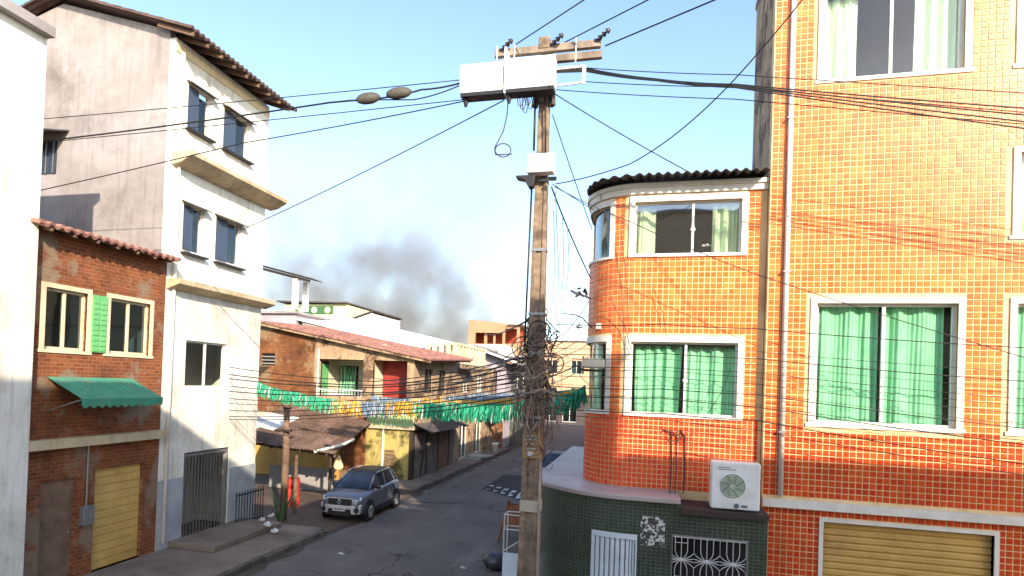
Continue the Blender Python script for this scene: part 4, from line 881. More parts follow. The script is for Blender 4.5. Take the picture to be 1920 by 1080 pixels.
# ------------------------------------------------------------------ the parked car
def make_car(name, label, paint, loc, rz_, silver):
    c_ = thing(name, label, 'car', loc, rz_); BASE[c_.name] = Vector((0, 0, 0))
    tint = flat(name + '_tint_glass', (.012, .016, .03), .06, 0, .7); rub = flat('tyre_rubber', (.015, .015, .016), .8); chrome = flat('bright_trim', (.75, .75, .76), .25, .5)
    lampm = flat('lamp_glass', (.75, .78, .82), .12, .2); blk = flat('black_plastic', (.015, .015, .017), .5)
    ST = [(-1.84, .50, .36, .66), (-1.82, .63, .27, .80), (-1.70, .72, .21, .88), (-1.45, .775, .20, .935), (-.85, .79, .20, 1.0), (-.4, .79, .20, 1.03), (.6, .79, .20, 1.05), (1.3, .785, .21, 1.07), (1.66, .75, .24, 1.05), (1.80, .68, .30, .98), (1.83, .55, .40, .86)]
    g_ = MB(); n = 0
    for (y, w_, zb, zs) in ST:
        half = [(0, zb), (w_ * .7, zb), (w_ * .96, zb + .06), (w_, zb + .22), (w_ * .985, zb + .4 * (zs - zb) + .12), (w_ * 1.0, zs - .13), (w_ * .94, zs - .02), (w_ * .6, zs + .015), (0, zs + .03)]
        ring = half + [(-a, b) for a, b in reversed(half[1:-1])]; n = len(ring); g_.v += [(a, y, b) for a, b in ring]
    for i in range(len(ST) - 1):
        for j in range(n): a = i * n + j; b = i * n + (j + 1) % n; g_.f.append((a, b, b + n, a + n))
    g_.f.append(tuple(range(n))); g_.f.append(tuple(reversed(range((len(ST) - 1) * n, len(ST) * n))))
    g_.build('body', paint, c_, smooth=True, subd=1)
    # cabin
    lo = [(-.98, .67, 1.02), (1.72, .66, 1.06)]; hi = [(-.22, .56, 1.44), (.2, .575, 1.475), (1.0, .57, 1.475), (1.45, .53, 1.44)]
    g_ = MB(); ring_lo = [(-.67, -.98, 1.0), (-.4, -1.06, 1.0), (.4, -1.06, 1.0), (.67, -.98, 1.0), (.72, .2, 1.02), (.70, 1.5, 1.04), (.4, 1.74, 1.02), (-.4, 1.74, 1.02), (-.70, 1.5, 1.04), (-.72, .2, 1.02)]
    ring_hi = [(-.53, -.25, 1.41), (-.3, -.3, 1.425), (.3, -.3, 1.425), (.53, -.25, 1.41), (.575, .3, 1.44), (.55, 1.25, 1.43), (.3, 1.45, 1.43), (-.3, 1.45, 1.43), (-.55, 1.25, 1.43), (-.575, .3, 1.44)]
    k = len(ring_lo); g_.v += ring_lo + ring_hi
    for j in range(k): g_.f.append((j, (j + 1) % k, (j + 1) % k + k, j + k))
    g_.f.append(tuple(range(k, 2 * k))); g_.build('cabin', tint, c_)
    g_ = MB(); g_.v += [(a * 1.01, b, c2 + .004) for a, b, c2 in ring_hi] + [(a * .82, b * .9 + .06, c2 + .06) for a, b, c2 in ring_hi]
    for j in range(k): g_.f.append((j, (j + 1) % k, (j + 1) % k + k, j + k))
    g_.f.append(tuple(range(k, 2 * k))); g_.build('roof', flat(name + '_roof', (.02, .019, .02), .55), c_, smooth=True)
    for sx in (-1, 1):
        for (a, b) in (((.68, -1.0, 1.0), (.535, -.26, 1.42)), ((.725, .28, 1.02), (.58, .35, 1.435)), ((.71, 1.2, 1.04), (.565, 1.05, 1.435)), ((.69, 1.52, 1.03), (.53, 1.28, 1.42))):
            g_ = MB(); g_.bar((sx * a[0], a[1], a[2]), (sx * b[0], b[1], b[2]), .07, .03, (sx, 0, 0)); g_.build('pillar', paint, c_, bevel=.008)
        g_ = MB(); g_.tube([(sx * .55, -.15, 1.47), (sx * .57, .3, 1.51), (sx * .56, 1.0, 1.51), (sx * .53, 1.25, 1.46)], .016, 6); g_.build('roof_rail', chrome, c_, smooth=True)
        g_ = MB(); g_.ball((sx * .83, -.62, 1.05), .11, .07, .075); g_.tube([(sx * .72, -.62, 1.02), (sx * .82, -.62, 1.04)], .025, 6); g_.build('mirror', blk, c_, smooth=True)
        # headlight, fog lamp surround
        g_ = MB(); g_.hexa([(sx * .40, -1.85, .70), (sx * .68, -1.74, .72), (sx * .66, -1.6, .72), (sx * .40, -1.7, .70), (sx * .42, -1.82, .80), (sx * .72, -1.66, .85), (sx * .69, -1.55, .85), (sx * .42, -1.68, .80)]); hl = g_.build('headlight', lampm, c_, bevel=.02)
        g_ = MB(); g_.lathe((sx * .56, -1.835, .755), [(.045, 0), (.045, -.012), (.02, -.018)], 12, 'y'); g_.build('bulb', chrome, hl)
        g_ = MB(); g_.hexa([(sx * .42, -1.89, .30), (sx * .70, -1.78, .30), (sx * .70, -1.6, .30), (sx * .42, -1.72, .30), (sx * .38, -1.89, .58), (sx * .74, -1.74, .62), (sx * .72, -1.6, .62), (sx * .38, -1.72, .58)]); bc = g_.build('bumper_corner', silver, c_, bevel=.03)
        g_ = MB(); g_.lathe((sx * .585, -1.845, .43), [(.085, .04), (.085, -.01), (.05, -.015)], 14, 'y'); g_.build('fog_lamp', blk, bc)
        g_ = MB(); g_.box(sx * .775 - .012, sx * .775 + .025 * sx + .012, -1.0, 1.0, .22, .40); g_.build('sill', blk, c_, bevel=.01)
        for (y0, y1) in ((-.72, .26), (.30, 1.1)):
            g_ = MB(); g_.bar((sx * .802, y1 - .18, .86), (sx * .802, y1 - .04, .86), .02, .03); g_.build('door_handle', blk, c_)
        for (y,) in ((-1.17,), (1.22,)):
            g_ = MB(); g_.lathe((sx * .79, y, .33), [(.385, -.03 * sx), (.385, .015 * sx), (.30, .018 * sx)], 24, 'x'); g_.build('wheel_arch', blk, c_)
            g_ = MB(); g_.lathe((sx * .735, y, .305), [(.20, -.09 * sx), (.29, -.08 * sx), (.305, -.05 * sx), (.305, .06 * sx), (.285, .085 * sx), (.20, .092 * sx)], 24, 'x'); wh = g_.build('wheel', rub, c_, smooth=True)
            g_ = MB(); g_.lathe((sx * .735, y, .305), [(.20, .07 * sx), (.198, .094 * sx), (.17, .094 * sx), (.165, .06 * sx)], 20, 'x'); g_.build('rim', chrome, wh, smooth=True)
            for q_ in range(6):
                a = q_ * PI / 3; g_ = MB(); g_.bar((sx * .818, y, .305), (sx * .818, y + .18 * math.cos(a), .305 + .18 * math.sin(a)), .03, .045, (1, 0, 0)); g_.build('spoke', chrome, wh)
    g_ = MB(); g_.hexa([(-.40, -1.875, .60), (.40, -1.875, .60), (.40, -1.75, .60), (-.40, -1.75, .60), (-.44, -1.85, .80), (.44, -1.85, .80), (.44, -1.72, .80), (-.44, -1.72, .80)]); gr_ = g_.build('grille', blk, c_, bevel=.015)
    for q_ in range(3): g_ = MB(); z = .64 + q_ * .05; g_.bar((-.38, -1.878, z), (.38, -1.878, z), .012, .012); g_.build('grille_bar', darkm, gr_)
    g_ = MB(); g_.tube([(0, -1.895, .79), (-.055, -1.90, .705), (0, -1.90, .62), (.055, -1.90, .705), (0, -1.895, .79)], .014, 4); g_.build('emblem', chrome, gr_)
    g_ = MB(); g_.bar((-.45, -1.87, .815), (.45, -1.87, .815), .03, .03); g_.build('grille_trim', chrome, gr_)
    g_ = MB(); g_.hexa([(-.40, -1.90, .46), (.40, -1.90, .46), (.40, -1.75, .46), (-.40, -1.75, .46), (-.40, -1.89, .575), (.40, -1.89, .575), (.40, -1.75, .575), (-.40, -1.75, .575)]); bu = g_.build('bumper', silver, c_, bevel=.02)
    g_ = MB(); g_.box(-.45, .45, -1.86, -1.72, .25, .455); g_.build('air_intake', blk, bu)
    g_ = MB(); g_.box(-.22, .22, -1.915, -1.903, .40, .53); npl = g_.build('number_plate', flat('plate_grey', (.62, .62, .62), .5), bu)
    g_ = MB()
    for q_ in range(7): g_.box(-.17 + q_ * .05, -.14 + q_ * .05, -1.919, -1.916, .43, .49)
    g_.build('plate_characters', blk, npl)
    for sx in (-.35, .15): g_ = MB(); g_.bar((sx, -1.07, 1.03), (sx + .42, -.93, 1.09), .015, .02); g_.build('wiper', blk, c_)
    g_ = MB(); g_.bar((-.5, -1.45, .975), (-.32, -1.0, 1.035), .02, .015); g_.bar((.5, -1.45, .975), (.32, -1.0, 1.035), .02, .015); g_.build('bonnet_crease', paint, c_)
    return c_
def paint(name, c, rough, metal):
    mt, n, b, o = newmat(name); b.inputs['Base Color'].default_value = (*c, 1); b.inputs['Roughness'].default_value = rough; b.inputs['Metallic'].default_value = metal
    b.inputs['Coat Weight'].default_value = .6; b.inputs['Coat Roughness'].default_value = .06; return mt
silverp = paint('silver_paint', (.55, .53, .52), .3, .35)
carp = paint('grey_car_paint', (.165, .18, .215), .34, .4)
make_car('parked_car', 'grey compact hatchback parked half on the pavement by the shelter', carp, (-9.75, 20.45, .012), R_(1.5), silverp)
make_car('dark_car', 'dark car parked at the kerb beyond the utility pole', paint('dark_car_paint', (.02, .022, .03), .3, .2), (-3.9, 29.2, .09), R_(0), flat('dark_bumper', (.03, .03, .033), .4))
# ------------------------------------------------------------------ houses farther along the street
def house(name, label, x0, x1, y0, y1, h, mat, wins=(), swins=(), loc=None, pane=None, roof=None):
    t = thing(name, label, 'house', ((x0 + x1) / 2, (y0 + y1) / 2, 0))
    grid_wall(facing_y(y0), x0, x1, 0, h, list(wins), .2).build('wall', mat, t)
    grid_wall(facing_x(x1), y0 + .2, y1, 0, h, list(swins), .2).build('street_wall', mat, t)
    g_ = MB(); g_.box(x0, x0 + .2, y0 + .2, y1, 0, h); g_.box(x0 + .2, x1 - .2, y1 - .2, y1, 0, h); g_.build('rear_wall', mat, t)
    g_ = MB(); g_.box(x0 + .2, x1 - .2, y0 + 1.2, y0 + 1.3, 0, h - .01); g_.box(x1 - 1.3, x1 - 1.2, y0 + 1.3, y1 - .2, 0, h - .01); g_.build('inner_wall', roomw, t)
    for w_ in wins: window(t, facing_y(y0), *w_, trimw, pane or glasst, 1, .08, .06)
    for w_ in swins: window(t, facing_x(x1), *w_, trimw, pane or glasst, 1, .08, .06)
    if roof: g_ = MB(); g_.box(x0 - .2, x1 + .2, y0 - .2, y1 + .1, h, h + .14); g_.build('roof', roof, t)
    return t
hw = house('white_roofed_house', 'beige house under a white metal roof behind the brick gable house', -21, -10.6, 33.9, 43.6, 5.9, beige, swins=[(35.2, 36.4, 4.2, 5.3), (38.5, 39.7, 4.2, 5.3), (35, 36.6, .2, 2.3), (38.4, 40, .2, 2.3)])
def rw(x, y=34.3): return 7.25 - (x + 15.84) * .207 + .10 * (y - 34.3)
g = MB(); ribbed(g, (-22, 34.3, rw(-22)), (-22.5, 43.5, rw(-22.5, 43.5)), (-13.4, 43.5, rw(-13.4, 43.5)), (-13.4, 34.3, rw(-13.4)), .35, .02, .02); g.build('roof', roofw, hw, fix=False)
for y_ in (34.4, 43.2): g = MB(); g.extr([(-21, 5.9), (-13.4, 5.9), (-13.4, rw(-13.4, y_) - .08), (-21, rw(-21, y_) - .08)], 'y', y_, y_ + .15); g.build('gable', cement, hw)
par = MB(); par.box(-12.6, -10.55, 33.85, 34.0, 5.9, 6.4); pm_ = par.build('parapet', creamp, hw); g = MB(); g.box(-10.7, -10.55, 34.0, 40.5, 5.9, 6.4); g.build('parapet', creamp, hw)
for i in range(9): g = MB(); y = 34.1 + i * .72; g.box(-10.71, -10.54, y, y + .34, 6.401, 6.95); g.build('parapet_block', creamp, pm_, bevel=.02)
for i in range(5): g = MB(); x = -12.55 + i * .42; g.box(x, x + .3, 33.84, 34.01, 6.401, 6.95); g.build('parapet_block', creamp, pm_, bevel=.02)
g = MB(); g.box(-12.62, -10.53, 33.83, 34.02, 6.951, 7.1); g.build('coping', creamp, pm_)
g = MB(); g.box(-10.72, -10.53, 34.021, 40.5, 6.951, 7.1); g.build('coping', creamp, pm_)
g = MB(); g.box(-10.599, -9.7, 34.2, 36.6, 5.55, 5.62); g.build('window_canopy', fibre, hw)
# roadside stall
sl2 = thing('roadside_stall', 'low brown brick roadside stall with tin roof and posts', 'stall', (-11.3, 42, 0))
g = MB(); g.box(-13, -10.0, 43.7, 43.9, .1, 2.5); g.box(-13, -12.8, 41.2, 43.7, .1, 2.4); g.build('brick_wall', brickA, sl2)
for x in (-12.2, -10.9, -9.9): g = MB(); g.tube([(x, 41.3, .16), (x + .03, 41.3, 2.35)], .06, 8); g.build('post', wood, sl2)
for i in range(4): g = MB(); x = -13.1 + i * .85; ribbed(g, (x, 43.9, 2.75), (x + .92, 43.9, 2.75), (x + .92, 40.9, 2.4), (x, 40.9, 2.42), .14, .015, .01); g.build('roof_sheet', fibre if i % 2 else rust, sl2, fix=False)
bk = thing('white_bucket', 'white plastic bucket standing by the stall posts', 'bucket', (-9.75, 40.6, .16))
g = MB(); g.lathe((-9.75, 40.6, .17), [(.2, 0), (.26, .55), (.275, .56), (.275, .6), (.24, .6)], 16); g.build('pail', whitebox, bk, smooth=True)
g = MB(); g.tube([(-9.75 + .27 * math.cos(t * PI / 8), 40.6, .72 + .2 * math.sin(t * PI / 8)) for t in range(9)], .012, 5); g.build('handle', greym, bk)
# concrete slabs lying by the kerb
for i, (x, y, r, zz_) in enumerate(((-10.2, 36.5, .2, .16), (-10.0, 37.4, -.3, .16), (-10.15, 36.9, .5, .25))):
    g = MB(); c2, s2 = math.cos(r), math.sin(r); cor = [(-.55, -.8), (.55, -.8), (.6, .75), (-.5, .8)]; P = [(x + a * c2 - b * s2, y + a * s2 + b * c2) for a, b in cor]
    g.hexa([(a, b, zz_) for a, b in P] + [(a, b, zz_ + .085) for a, b in P]); solo(g, 'concrete_slab', M('pale_slab', (.32, .33, .29), (.24, .25, .22), 2, .9, bs=20, bstr=.4), ('pale concrete slab lying nearest the plank doors', 'pale concrete slab lying nearest the stall', 'pale concrete slab lying across the two others')[i], 'slab', 'broken slabs by the kerb', bevel=.01)
# lilac house with white rake
hl_ = thing('lilac_house', 'lilac grey gabled house with white roof edge down the street', 'house', (-12, 48, 0))
def rb(x): return 7.55 - (x + 12.8) * .325
LWn = [(-11.35, -10.85, 4.1, 5.65)]
grid_wall(facing_y(45), -14.1, -10.2, 0, 6.55, LWn, .2).build('wall', lilac, hl_)
g = MB(); g.extr([(-14.1, 6.55), (-10.2, 6.55), (-10.2, rb(-10.2) - .08), (-12.8, rb(-12.8) - .08), (-14.1, rb(-12.8) - .08)], 'y', 45, 45.2); g.build('gable', lilac, hl_)
g = MB(); g.box(-11.35, -10.85, 45.12, 45.16, 4.1, 5.65); g.build('window', dark, hl_)
g = MB(); g.box(-10.4, -10.2, 45.2, 53, 0, 6.4); g.box(-14.1, -13.9, 45.2, 53, 0, 7.4); g.box(-13.9, -10.4, 52.8, 53, 0, 6.5); g.build('street_wall', lilac, hl_)
g = MB(); g.box(-10.199, -9.0, 47.2, 47.4, 0, 5.8); g.build('porch_wall', M('dark_green_wall', (.10, .11, .09), (.07, .08, .065), 1, .9), hl_)
window(hl_, facing_y(47.17), -9.75, -9.2, 4.55, 5.75, trimw, glass, 0, -.04, .07)
g = MB(); xe = -8.75; g.hexa([(-12.9, 44.3, rb(-12.9) - .12), (xe, 44.3, rb(xe) - .12), (xe, 53.2, rb(xe) - .12), (-12.9, 53.2, rb(-12.9) - .12), (-12.9, 44.3, rb(-12.9)), (xe, 44.3, rb(xe)), (xe, 53.2, rb(xe)), (-12.9, 53.2, rb(-12.9))]); g.build('roof', fibre, hl_)
g = MB(); g.hexa([(-12.9, 44.2, rb(-12.9) - .06), (xe, 44.2, rb(xe) - .06), (xe, 44.299, rb(xe) - .06), (-12.9, 44.299, rb(-12.9) - .06), (-12.9, 44.2, rb(-12.9) + .1), (xe, 44.2, rb(xe) + .1), (xe, 44.299, rb(xe) + .1), (-12.9, 44.299, rb(-12.9) + .1)]); g.build('rake_board', whitebox, hl_)
g = MB(); g.box(-14.2, -12.7, 44.9, 53, 7.55, 7.75); g.build('parapet', cement, hl_)
# ochre house closing the row
house('ochre_house', 'ochre two storey house next along after the lilac one', -14, -9.9, 54, 63, 7.2, tanp, [(-13, -11.8, 4.3, 5.6)], [(55.5, 57, 4.2, 5.6), (59, 60.5, 4.2, 5.6)], roof=cement)
house('side_row_house', 'cream house next along behind the orange tiled corner house', -1.3, 8, 20.4, 31, 8.2, creamp, (), (), roof=cement)
house('side_row_house', 'beige house farther along the street on the orange house side', -1.4, 8, 31.2, 45, 7.4, beige, (), (), roof=cement)
house('side_row_house', 'tan house last in the row on the orange house side', -1.3, 8, 45.2, 62, 8.6, tanp, (), (), roof=cement)
# tan house with open terrace
ht = thing('tan_terrace_house', 'tall tan house with dark open roof terrace above the street', 'house', (-15.5, 65, 0))
TX0, TX1 = -18.2, -12.7
grid_wall(facing_y(62), TX0, TX1, 0, 10.9, [(-17.45, -14.5, 8.95, 10.1), (-14.25, -13.0, 9.0, 10.55)], .2).build('wall', tanp, ht)
g = MB(); g.extr([(TX0, 10.9), (TX1, 10.9), (TX1, 10.75), (TX1, 10.95), (TX0, 11.45)], 'y', 62, 62.2); g.build('parapet', tanp, ht)
g = MB(); g.box(TX0, TX0 + .2, 62.2, 69, 0, 10.9); g.box(TX1 - .2, TX1, 62.2, 69, 0, 8.9); g.box(TX0 + .2, TX1 - .2, 68.8, 69, 0, 10.9); g.build('side_wall', tanp, ht)
g = MB(); g.box(TX0 + .2, TX1 - .2, 64.5, 64.7, 8.8, 10.8); g.build('terrace_brick_wall', brickR, ht)
g = MB(); g.box(TX0 + .2, TX1 - .2, 62.2, 68.8, 8.7, 8.85); g.box(TX0 + .2, TX1 - .4, 62.2, 68.8, 10.8, 10.9); g.build('terrace_slab', conc, ht)
g = MB(); g.box(-16.6, -16.3, 62.5, 62.7, 8.86, 10.1); g.box(-15.6, -15.4, 62.5, 62.7, 8.86, 9.9); g.build('terrace_post', tanp, ht)
g = MB(); g.box(-13.9, TX1 + .35, 61.5, 68, 10.97, 11.03); g.build('roof_sheet', roofw, ht)
g = MB(); g.box(-18, -13.2, 58.0, 58.2, 0, 8.6); g.box(-18, -17.8, 58.2, 62, 0, 8.6); g.box(-13.4, -13.2, 58.2, 62, 0, 8.6); g.build('white_annex', whitep, ht)
# peach houses at the street's end
hp = house('peach_house', 'wide peach house closing the far end of the street', -20, -6.5, 80, 90, 10.6, peach, [(-12.6, -11.2, 6.4, 8.2), (-9.4, -8.0, 6.4, 8.2), (-12.6, -11.2, 3.0, 4.6), (-9.4, -8, 3.0, 4.6)], (), roof=fibre)
house('sand_house', 'sand coloured house beside the wide peach house at the street end', -6.4, 4, 80.5, 90, 10.2, tanp, [(-5.6, -4.4, 6.2, 8)], (), roof=fibre)
house('shop_front', 'low dark shop front before the peach house', -13.5, -6.8, 79.0, 79.9, 3.6, M('dark_shop', (.08, .065, .06), (.05, .04, .038), .6, .9), [(-12.8, -11, .2, 2.6), (-10.2, -8.4, .2, 2.6)], (), roof=rust)
# houses behind the gable house, roofs only
hg = thing('green_gable_house', 'pale yellow green gabled house with round vents behind the roofs', 'house', (-27, 50, 0))
g = MB(); g.box(-30.5, -24.5, 47, 47.2, 0, 11.05); g.box(-30.5, -30.3, 47.2, 54, 0, 11.0); g.box(-24.7, -24.5, 47.2, 54, 0, 11.0); g.build('wall', yellgr, hg)
g = MB(); g.hexa([(-31, 46.6, 11.2), (-24.4, 46.6, 11.08), (-24.4, 54, 11.08), (-31, 54, 11.2), (-31, 46.6, 11.33), (-24.4, 46.6, 11.2), (-24.4, 54, 11.2), (-31, 54, 11.33)]); g.build('roof', fibre, hg)
g = MB(); g.box(-29.4, -25.8, 46.96, 46.999, 10.2, 10.9); vb = g.build('vent_band', flat('deep_green_band', (.05, .14, .05), .7), hg)
for i in range(3): g = MB(); g.lathe((-28.8 + i * 1.25, 46.95, 10.55), [(.27, 0), (.27, -.04), (.16, -.045)], 16, 'y'); g.build('round_vent', yellgr, vb)
hh = thing('white_gable_house', 'small white gabled house beside the yellow green one', 'house', (-23, 50, 0))
g = MB(); g.extr([(-24.4, 0), (-22.2, 0), (-22.2, 10.35), (-24.4, 9.6)], 'y', 47.0, 47.2); g.extr([(47.2, 0), (53, 0), (53, 10.3), (47.2, 10.3)], 'x', -22.4, -22.2); g.build('wall', whitep, hh)
g = MB(); g.hexa([(-24.4, 46.8, 9.66), (-22.0, 46.8, 10.46), (-22.0, 53, 10.46), (-24.4, 53, 9.66), (-24.4, 46.8, 9.76), (-22, 46.8, 10.56), (-22, 53, 10.56), (-24.4, 53, 9.76)]); g.build('roof', fibre, hh)
hr = house('rear_house', 'lavender grey house carrying a roof terrace behind the gable house', -27, -21.35, 34.2, 41, 8.75, lilac, (), (), roof=cement)
tc = thing('terrace_canopy', 'dark sloping canopy on a pale post above the roof terrace', 'canopy', (-22, 36, 9.04))
g = MB(); ribbed(g, (-26, 34.0, 12.35), (-26, 35.8, 12.35), (-20.5, 35.8, 11.0), (-20.2, 34.0, 10.93), .18, .02, .03); g.build('roof', fibre, tc, fix=False)
g = MB(); g.bar((-26, 34.25, 12.12), (-20.5, 34.25, 10.8), .1, .16); g.build('beam', woodd, tc)
for (x, y) in ((-21.5, 34.3), (-21.5, 35.5), (-25.5, 34.3)): g = MB(); z1 = 10.95 + (-21.5 - x) * .24; g.box(x - .16, x + .16, y - .12, y + .12, 9.04, z1); g.build('post', trimw, tc)
# tree tip above the white roof
tr = thing('mango_tree', 'dark green tree whose top shows over the white roof', 'tree', (-22.3, 56, 0))
g = MB(); g.tube([(-22.3, 56, 0), (-22.2, 56, 4), (-22.4, 56.1, 7)], .3, 10, .15)
for i in range(6): a = i * 1.05; g.tube([(-22.3, 56, 5.4 + .2 * i), (-22.3 + 1.0 * math.cos(a), 56 + 1.0 * math.sin(a), 7.2 + .12 * i)], .1, 6, .03)
g.build('trunk', wood, tr)
g = MB()
for i in range(1500):
    a, b = random.uniform(0, 2 * PI), random.uniform(-1, 1); r = random.random() ** .4; q_ = math.sqrt(1 - b * b); c = Vector((-22.3 + 2.0 * r * q_ * math.cos(a), 56 + 2.0 * r * q_ * math.sin(a), 7.75 + 1.5 * r * b)); d = Vector((random.gauss(0, 1), random.gauss(0, 1), random.gauss(0, .6))).normalized(); e_ = d.orthogonal().normalized()
    L = random.uniform(.12, .26); g.quad(c - d * L, c + e_ * L * .4, c + d * L, c - e_ * L * .4)
g.build('crown', M('mango_leaf', (.05, .085, .03), (.08, .12, .04), 2, .6, bs=5, bstr=0), tr, fix=False)

# ------------------------------------------------------------------ utility pole
PX_, PY_ = -1.92, 10.9
up = thing('utility_pole', 'weathered concrete utility pole wrapped in cables beside the orange house', 'utility pole', (PX_, PY_, .13))
def pw_(z): return .20 - .0108 * z
g = MB(); zs = [.13, 1.5, 3, 4.5, 6, 7.5, 9, 10.2, 11.0]; n = 12
for z in zs:
    a = pw_(z); b = a * .82; t = a * .45; d = b * .3
    sec = [(-a, -b), (-t, -b), (-t * .9, -b + d), (t * .9, -b + d), (t, -b), (a, -b), (a, b), (t, b), (t * .9, b - d), (-t * .9, b - d), (-t, b), (-a, b)]
    g.v += [(PX_ + x, PY_ + y, z) for x, y in sec]
for i in range(len(zs) - 1):
    for j in range(n): a = i * n + j; b = i * n + (j + 1) % n; g.f.append((a, b, b + n, a + n))
g.f.append(tuple(range(n))); g.f.append(tuple(reversed(range((len(zs) - 1) * n, len(zs) * n))))
g.build('shaft', polec, up, bevel=.012)
armw = M('grey_crossarm_timber', (.36, .29, .22), (.22, .17, .13), 3, .9, bs=25, bstr=.5, dirt=(.08, .06, .05), dirtamt=.6)
for dy in (-.19, .17): g = MB(); g.box(-2.83, -.93, PY_ + dy - .05, PY_ + dy + .05, 10.72, 10.85); g.build('crossarm', armw, up, bevel=.01)
g = MB(); g.box(PX_ - .10, PX_ + .10, PY_ - .26, PY_ + .25, 10.78, 10.99); g.build('pole_cap', polec, up, bevel=.02)
porc = flat('brown_porcelain', (.05, .03, .025), .25)
for (x, s_) in ((-2.70, -1), (-1.80, 1), (-1.0, 1)):
    g = MB(); x1 = x + .1
    pa = Vector((x, PY_ - .22, 10.83)); pb_ = pa + Vector((.22, -.17, .07)); dr_ = (pb_ - pa)
    for q_ in range(4): c = pa + dr_ * (q_ / 3.2); g.tube([c - dr_ * .05, c, c + dr_ * .09], .052, 10, .03)
    g.tube([pa - dr_ * .3, pb_], .014, 6); g.build('insulator', porc, up, smooth=True)
for x in (-2.77, -2.45, -1.35): g = MB(); g.box(x - .008, x + .008, PY_ - .27, PY_ - .255, 10.45, 10.9); g.build('arm_strap', whitebox, up)
for z in (9.9, 8.45, 7.2, 6.05, 5.35, 4.2): g = MB(); a = pw_(z) + .012; b = pw_(z) * .82 + .012; g.box(PX_ - a, PX_ + a, PY_ - b, PY_ + b, z, z + .05); g.build('band_clamp', greym, up)
g = MB(); a = pw_(2.65) + .006; b = pw_(2.65) * .82 + .006; g.box(PX_ - a, PX_ + a, PY_ - b, PY_ + b, 2.55, 2.75); g.build('painted_band', M('pale_band', (.52, .44, .34), (.4, .33, .25), 4, .9, bs=20, bstr=.3), up)
a = pw_(3.8) + .004
g = MB(); g.box(PX_ - a, PX_ + a, PY_ - a * .82 - .02, PY_ + a * .82, 3.50, 3.98); pc_ = g.build('collar', M('yellowed_collar', (.48, .30, .12), (.34, .2, .08), 5, .9, bs=25, bstr=.4, dirt=(.12, .07, .03), dirtamt=.6), up, bevel=.01)
g = MB(); b = PY_ - a * .82 - .022
for (z, w_) in ((3.88, .11), (3.82, .12), (3.74, .1), (3.66, .12)): g.box(PX_ - w_, PX_ + w_ * .7, b - .003, b, z, z + .028)
g.box(PX_ - .06, PX_ + .03, b - .003, b, 3.54, 3.62); g.build('stencil_marks', litter, pc_)
for z, s_ in ((9.95, -1), (9.95, 1)): g = MB(); g.bar((PX_ + s_ * .10, PY_ - .05, 10.3), (PX_ + s_ * .16, PY_ - .1, z - .15), .08, .10); g.build('head_bracket', fibre, up)
g = MB(); g.tube([(PX_ - .15, PY_ - .12, 10.1), (PX_ - .14, PY_ - .14, 9.0)], .02, 6); g.tube([(PX_ - .16, PY_ - .1, 8.5), (PX_ - .175, PY_ - .12, 7.0), (PX_ - .19, PY_ - .13, 5.4)], .018, 6); g.tube([(PX_ + .03, PY_ - .16, 10.1), (PX_ + .08, PY_ - .15, 8.9)], .016, 6); g.build('riser_cable', black, up, smooth=True)
g = MB(); g.tube([(PX_ + .17, PY_ - .16, 3.5), (PX_ + .18, PY_ - .17, 2.0), (PX_ + .19, PY_ - .17, .2)], .022, 8); g.build('conduit', cablet, up, smooth=True)
# white terminal box at mid height, black bracket
mbx = thing('terminal_box', 'small white terminal box strapped halfway up the utility pole', 'box', (PX_, PY_ - .25, 8.5))
g = MB(); g.box(-2.14, -1.66, PY_ - .36, PY_ - .13, 8.53, 8.87); g.build('casing', whitebox, mbx, bevel=.03)
g = MB(); g.box(-2.10, -1.70, PY_ - .367, PY_ - .361, 8.56, 8.84); lid = g.build('lid', whitebox, mbx, bevel=.004)
g = MB(); g.extr([(-2.33, 8.50), (-1.98, 8.50), (-2.02, 8.30), (-2.10, 8.28), (-2.18, 8.42), (-2.33, 8.46)], 'y', PY_ - .34, PY_ - .16); g.build('bracket', darkm, mbx, bevel=.01)
g = MB(); g.bar((-1.75, PY_ - .25, 8.44), (-1.62, PY_ - .3, 8.42), .05, .06); g.build('cable_gland', darkm, mbx)
# long white cabinet below the crossarm
cb = thing('white_cabinet', 'long white cable cabinet fixed under the pole crossarm', 'cabinet', (-2.55, PY_ - .35, 9.93))
for (a, b, zt) in ((-3.39, -2.575, 10.50), (-2.545, -1.68, 10.53)):
    g = MB(); g.box(a, b, PY_ - .48, PY_ - .22, 9.985, zt); g.build('casing', whitebox, cb, bevel=.012)
    g = MB(); g.box(a + .02, b - .01, PY_ - .475, PY_ - .225, 9.925, 9.984); g.build('bottom_tray', darkm, cb)
    g = MB(); g.lathe((b - .06, PY_ - .482, 10.05), [(.018, 0), (.018, -.006), (.008, -.008)], 8, 'y'); g.build('lock', M('brass', (.4, .28, .1), rough=.4), cb)
g = MB(); g.box(-2.574, -2.546, PY_ - .50, PY_ - .2, 9.92, 10.74); g.build('strap', whitebox, cb)
g = MB(); g.box(-2.580, -2.568, PY_ - .507, PY_ - .501, 9.93, 10.42); g.build('seam', darkm, cb)
for x in (-3.30, -2.50): g = MB(); g.lathe((x, PY_ - .35, 9.925), [(.045, 0), (.045, -.06), (.028, -.13)], 10); g.build('cable_entry', darkm, cb)
g = MB(); g.bar((-1.68, PY_ - .3, 10.36), (-1.17, PY_ - .3, 10.36), .03, .035); g.bar((-1.68, PY_ - .3, 10.06), (-1.21, PY_ - .3, 10.08), .03, .03); g.bar((-1.19, PY_ - .3, 10.05), (-1.19, PY_ - .3, 10.34), .06, .03); g.build('side_bracket', whitebox, cb)
